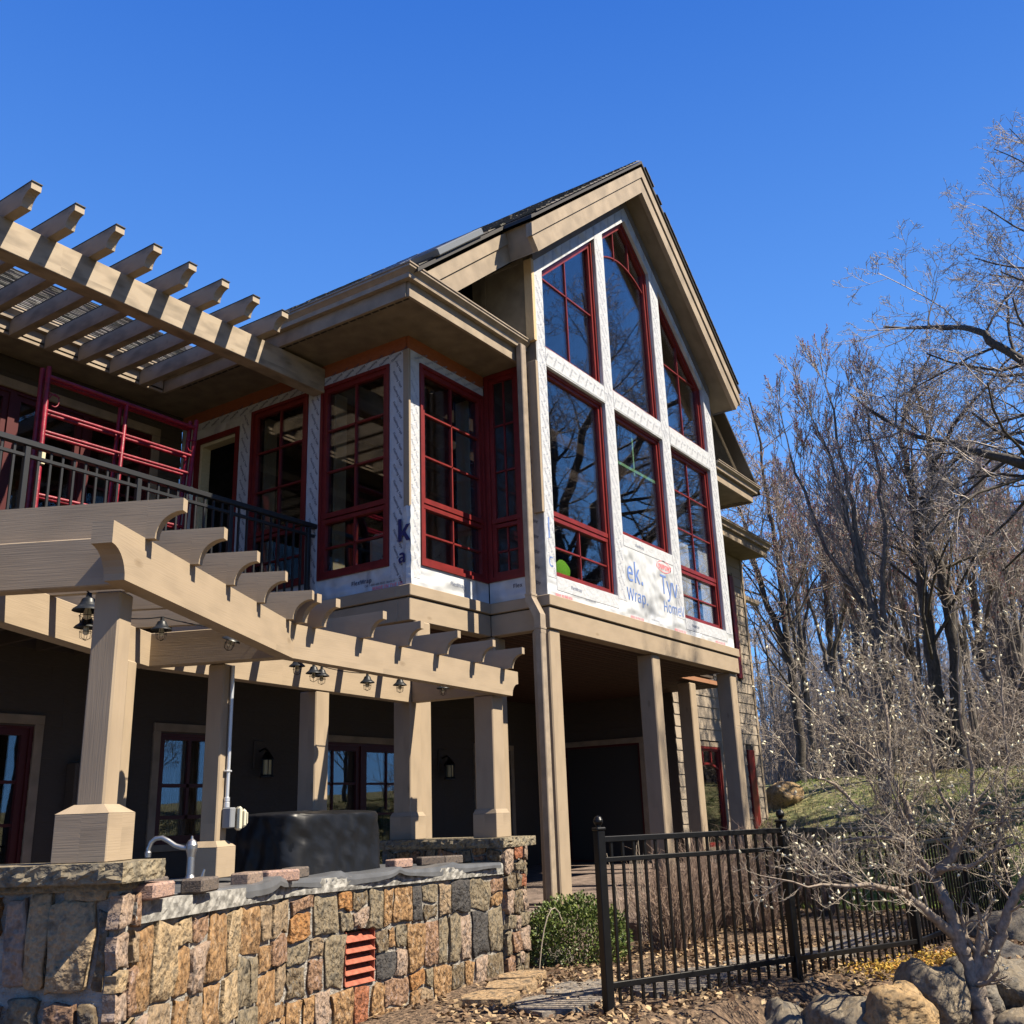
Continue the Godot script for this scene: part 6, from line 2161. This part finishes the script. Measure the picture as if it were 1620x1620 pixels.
	stems_tree("dark_oak", "tall dark tree with two stems forking high on the rise behind the magnolia", "tree", V(21.6, 0.2, -4.1), [
		[[V(21.58, -0.2, -4.26), V(21.60, 1.35, -4.18), V(21.60, 2.61, -4.17), V(21.61, 3.93, -4.14), V(21.62, 5.15, -4.08), V(21.63, 6.55, -4.03), V(21.62, 7.58, -4.08)], 0.17, 0.05, 0.3, 13],
		[[V(21.62, 5.15, -4.08), V(21.65, 5.96, -3.89), V(21.72, 6.89, -3.49), V(21.79, 7.66, -3.0)], 0.10, 0.04, 0.2, 9],
		[[V(21.63, -0.2, -4.0), V(21.65, 1.95, -3.82), V(21.65, 3.24, -3.70), V(21.65, 4.57, -3.75), V(21.66, 5.25, -3.85), V(21.70, 6.48, -3.61), V(21.71, 7.33, -3.55)], 0.155, 0.05, 0.35, 11],
	], big, M.bark_dark, M.twig_brown, null)
	copy(get_node("dark_oak"), V(15.0, -1.2, 6.6), 1.0, 1.7, "tall bare tree on the garden side whose branch shadows fall on the gable").set_meta("group", "bare trees mirrored in the panes")
	var mp := {"levels": 3, "kids": [6, 5, 3], "len": 1.35, "ratio": 0.55, "ahead": 1.1, "spread": 0.5, "wiggle": 0.09, "lift": 0.13, "least": 0.007, "thin": 0.02, "bud": 0.022, "budrate": 0.5, "buds_each": 2, "knot": 0.03}
	stems_tree("red_maple", "slender many-stemmed maple fanning upward with red buds beside the house", "tree", V(18.45, 0.2, -4.6), [
		[[V(18.41, -0.2, -4.69), V(18.45, 1.77, -4.52), V(18.47, 3.14, -4.47), V(18.44, 4.71, -4.59), V(18.40, 6.12, -4.75), V(18.33, 6.9, -4.95)], 0.12, 0.02, 0.35, 9],
		[[V(18.47, 3.14, -4.47), V(18.46, 4.46, -4.52), V(18.43, 5.97, -4.60), V(18.42, 7.5, -4.66)], 0.07, 0.018, 0.2, 9],
		[[V(18.47, 2.33, -4.45), V(18.43, 3.51, -4.64), V(18.32, 4.53, -5.06), V(18.22, 5.96, -5.39), V(18.18, 6.5, -5.5)], 0.07, 0.018, 0.2, 9],
		[[V(18.50, 2.90, -4.34), V(18.55, 4.28, -4.11), V(18.57, 5.75, -4.02), V(18.57, 7.2, -4.04)], 0.06, 0.018, 0.2, 8],
	], mp, M.bark, M.twig_grey, M.bud_red)
	var ld := {"levels": 4, "kids": [5, 4, 3, 2], "len": 2.6, "ratio": 0.55, "ahead": 0.7, "spread": 0.8, "wiggle": 0.17, "lift": 0.06, "least": 0.008, "thin": 0.022, "bud": 0.024, "budrate": 0.4, "buds_each": 2, "knot": 0.018}
	stems_tree("hill_oak", "dark bare tree just right of the house corner, its crown tinged red", "tree", V(22.8, 0.2, -7.5), [
		[[V(22.77, -0.2, -7.58), V(22.80, 1.65, -7.50), V(22.80, 3.10, -7.51), V(22.79, 4.60, -7.51), V(22.79, 6.17, -7.53), V(22.76, 7.4, -7.6)], 0.13, 0.04, 0.25, 15],
		[[V(22.80, 3.10, -7.51), V(22.68, 4.48, -7.84), V(22.60, 5.75, -8.07), V(22.57, 6.6, -8.16)], 0.1, 0.04, 0.2, 9],
	], ld, M.bark_dark, M.twig_brown, M.bud_red)
	# the spreading oak whose trunk stands outside the frame on the right; its limbs reach into the picture and into the panes
	var ok := {"levels": 4, "kids": [6, 4, 4, 3], "len": 2.4, "ratio": 0.58, "ahead": 0.75, "spread": 0.8, "wiggle": 0.15, "lift": 0.04, "least": 0.006, "thin": 0.02, "bud": 0.06, "budrate": 0.0, "knot": 0.05}
	var os := V(19.5, 0, 1.0)
	stems_tree("spreading_oak", "large spreading bare oak whose limbs reach in from the right edge", "tree", V(19.5, -0.3, 1.0), [
		[[os + V(0, -0.6, 0), os + V(0.05, 2.0, 0.1), os + V(0.0, 5.0, 0.0), os + V(-0.1, 7.0, 0.2), os + V(0.2, 8.6, 0.2)], 0.36, 0.12, 0.35, 12],
		[[os + V(0, 4.2, 0), os + V(-0.3, 5.3, -1.4), os + V(-0.6, 5.6, -2.6), os + V(-0.7, 6.3, -3.8)], 0.2, 0.05, 0.25, 11],
		[[os + V(0, 5.0, 0), os + V(-0.4, 6.6, -1.3), os + V(-0.6, 7.6, -2.3), os + V(-0.6, 8.5, -3.2)], 0.19, 0.05, 0.25, 11],
		[[os + V(0, 6.5, 0), os + V(-0.3, 8.0, -0.8), os + V(-0.4, 9.3, -1.4), os + V(-0.5, 10.3, -1.6)], 0.13, 0.05, 0.2, 9],
		[[os + V(0, 3.6, 0), os + V(-1.6, 4.6, 0.3), os + V(-3.2, 5.0, 0.5), os + V(-4.8, 5.9, 0.9)], 0.2, 0.05, 0.2, 12],
		[[os + V(0, 4.6, 0), os + V(-1.4, 6.2, 0.9), os + V(-2.7, 7.6, 1.6), os + V(-3.9, 9.0, 2.6)], 0.19, 0.05, 0.2, 12],
		[[os + V(0, 4.4, 0), os + V(1.0, 6.0, 1.4), os + V(1.8, 7.4, 2.6), os + V(2.4, 8.6, 3.6)], 0.19, 0.05, 0.2, 9],
		[[os + V(0, 3.0, 0), os + V(-0.6, 3.8, 1.6), os + V(-1.0, 4.2, 3.1), os + V(-1.6, 5.2, 4.6)], 0.18, 0.05, 0.2, 10],
	], ok, M.bark_dark, M.twig_grey, null)
	# prototypes for the trees farther off
	var fo := {"levels": 4, "kids": [5, 4, 3, 2], "len": 2.6, "ratio": 0.56, "ahead": 0.85, "spread": 0.65, "wiggle": 0.14, "lift": 0.08, "least": 0.011, "thin": 0.03, "bud": 0.06, "budrate": 0.0, "knot": 0.04}
	var pts := [[V(0, -0.5, 0), V(0.1, 2.5, 0.05), V(-0.05, 5.0, 0.1), V(0.1, 8.0, 0)]]
	var protos := []
	for k in 3:
		var at := [V(34, 0, -9.5), V(30, 0, -1.6), V(38, 0, -4.0)][k] as Vector3
		at.y = gy(at.x, at.z)
		var st := [[V(0, -0.5, 0) + at, V(0.1, 2.5, 0.05) + at, V(-0.05, 5.0, 0.1) + at, V(0.15, 8.0, 0) + at]]
		var stems := []
		stems.append([st[0], 0.17, 0.05, 0.22, 15])
		if k == 1: stems.append([[V(0, 1.0, 0) + at, V(0.5, 3.5, 0.3) + at, V(0.9, 6.5, 0.6) + at], 0.1, 0.04, 0.2, 8])
		protos.append(stems_tree("woodland_tree", "bare woodland tree on the far rise", "tree", at, stems, fo, M.bark, [M.twig_grey, M.twig_brown, M.twig_brown][k], null, "bare trees in the wood beyond the fence"))
	var mapl: Node3D = get_node("red_maple")
	for q in [[24.5, -0.305, 0.9], [26.0, -0.275, 1.0], [25.0, -0.235, 0.85], [27.5, -0.21, 0.95], [25.5, -0.165, 0.9], [28.0, -0.145, 1.05], [26.5, -0.115, 0.9], [29.0, -0.09, 1.0], [31.0, -0.19, 1.1], [32.0, -0.255, 1.1], [33.0, -0.13, 1.15]]:
		var at := Vector3(cos(q[1]) * q[0], 0, sin(q[1]) * q[0])
		at.y = gy(at.x, at.z)
		copy(mapl, at, q[0] * 3.0, q[2], "slender fine-twigged maple in the belt of trees along the top of the rise").set_meta("group", "slender maples along the rise")
	var i := 0
	for r in [[28.0, 6], [34.0, 10], [42.0, 14], [52.0, 18], [64.0, 20]]:
		for k in int(r[1]):
			var a := lerpf(-0.36, 0.12, (k + rng.randf()) / r[1])
			var d: float = r[0] * rng.randf_range(0.92, 1.12)
			var at := Vector3(cos(a) * d, 0, sin(a) * d)
			if at.x < 26.0 and at.z < -7: continue
			at.y = gy(at.x, at.z)
			copy(protos[i % 3], at, rng.randf() * TAU, rng.randf_range(0.5, 0.8) * (0.9 if d < 40 else 1.15))
			i += 1
	for r in [[14.0, 5], [20.0, 8], [28.0, 11], [38.0, 14], [50.0, 16]]:
		for k in int(r[1]):
			var a := lerpf(0.42, 2.1, (k + rng.randf()) / r[1])
			var d: float = r[0] * rng.randf_range(0.9, 1.15)
			var at := Vector3(6.0 + cos(a) * d, 0, sin(a) * d)
			at.y = gy(at.x, at.z)
			var c := copy(protos[i % 3], at, rng.randf() * TAU, rng.randf_range(0.85, 1.35), "bare tree on the garden side, seen only mirrored in the window panes")
			c.set_meta("group", "bare trees mirrored in the panes")
			i += 1
	# undergrowth: a brown haze of thin stems at the foot of the wood
	var us := MB.new()
	for k in 9000:
		var a := rng.randf_range(-0.36, 0.12)
		var d := rng.randf_range(25.0, 60.0)
		var p := Vector3(cos(a) * d, 0, sin(a) * d)
		p.y = gy(p.x, p.z)
		var e := p + Vector3(rng.randfn() * 0.35, rng.randf_range(0.5, 2.6), rng.randfn() * 0.35)
		us.twig(p, e, 0.014, 0.006)
		for m in 3:
			var q := p.lerp(e, rng.randf_range(0.3, 0.95))
			us.twig(q, q + Vector3(rng.randfn() * 0.4, rng.randf_range(0.1, 0.6), rng.randfn() * 0.4), 0.008, 0.004)
	solo("undergrowth", us, M.twig_brown, V(40, 1.5, -6), "brown tangle of bare undergrowth at the foot of the wood", "undergrowth", "", "stuff")
	# a dark conifer and a dark house at the right edge
	for q in [[V(40.0, 0, -3.2), 9.0, "dark green conifer beyond the dark house at the right edge"], [V(46, 0, -6.0), 8.0, "dark conifer deeper in the wood behind the bare stems"]]:
		var at: Vector3 = q[0]
		at.y = gy(at.x, at.z)
		var c := thing("conifer_tree", q[2], "tree", at)
		var tr := MB.new()
		tr.tube([at, at + V(0, q[1], 0)], [0.16, 0.03], 6)
		part("trunk", tr, M.bark_dark, c)
		var nd := MB.new()
		for k in 5200:
			var f := pow(rng.randf(), 0.8)
			var a := rng.randf() * TAU
			var rr: float = (1.0 - f) * q[1] * 0.24 * (0.75 + 0.25 * sin(f * 60.0)) * sqrt(rng.randf())
			var p := at + V(cos(a) * rr, 0.7 + f * (q[1] - 0.7) - rr * 0.2, sin(a) * rr)
			nd.leaf(p, (V(cos(a), -0.15 + rng.randfn() * 0.2, sin(a))).normalized(), V(rng.randfn() * 0.4, 1, rng.randfn() * 0.4), 0.3, 0.09)
		tag(part("needles", nd, M.needle, c), "", "", "", "stuff")
	var hb := V(27.0, 0, -2.0)
	hb.y = gy(27.0, -2.0)
	var fh := thing("dark_shed", "dark low building among the trees at the right edge", "shed", hb)
	part("wall", bx(hb + V(-1.0, -0.5, -0.2), hb + V(3.0, 1.3, 3.6)), M.far_house, fh)
	var rf := MB.new()
	rf.xf = Transform3D(Basis(V(0, 0, 1), V(0, 1, 0), V(-1, 0, 0)), hb)
	rf.prism(PackedVector2Array([Vector2(-0.5, 1.25), Vector2(3.9, 1.25), Vector2(1.7, 1.75)]), 1.3, -3.3)
	part("roof", rf, M.far_house, fh)
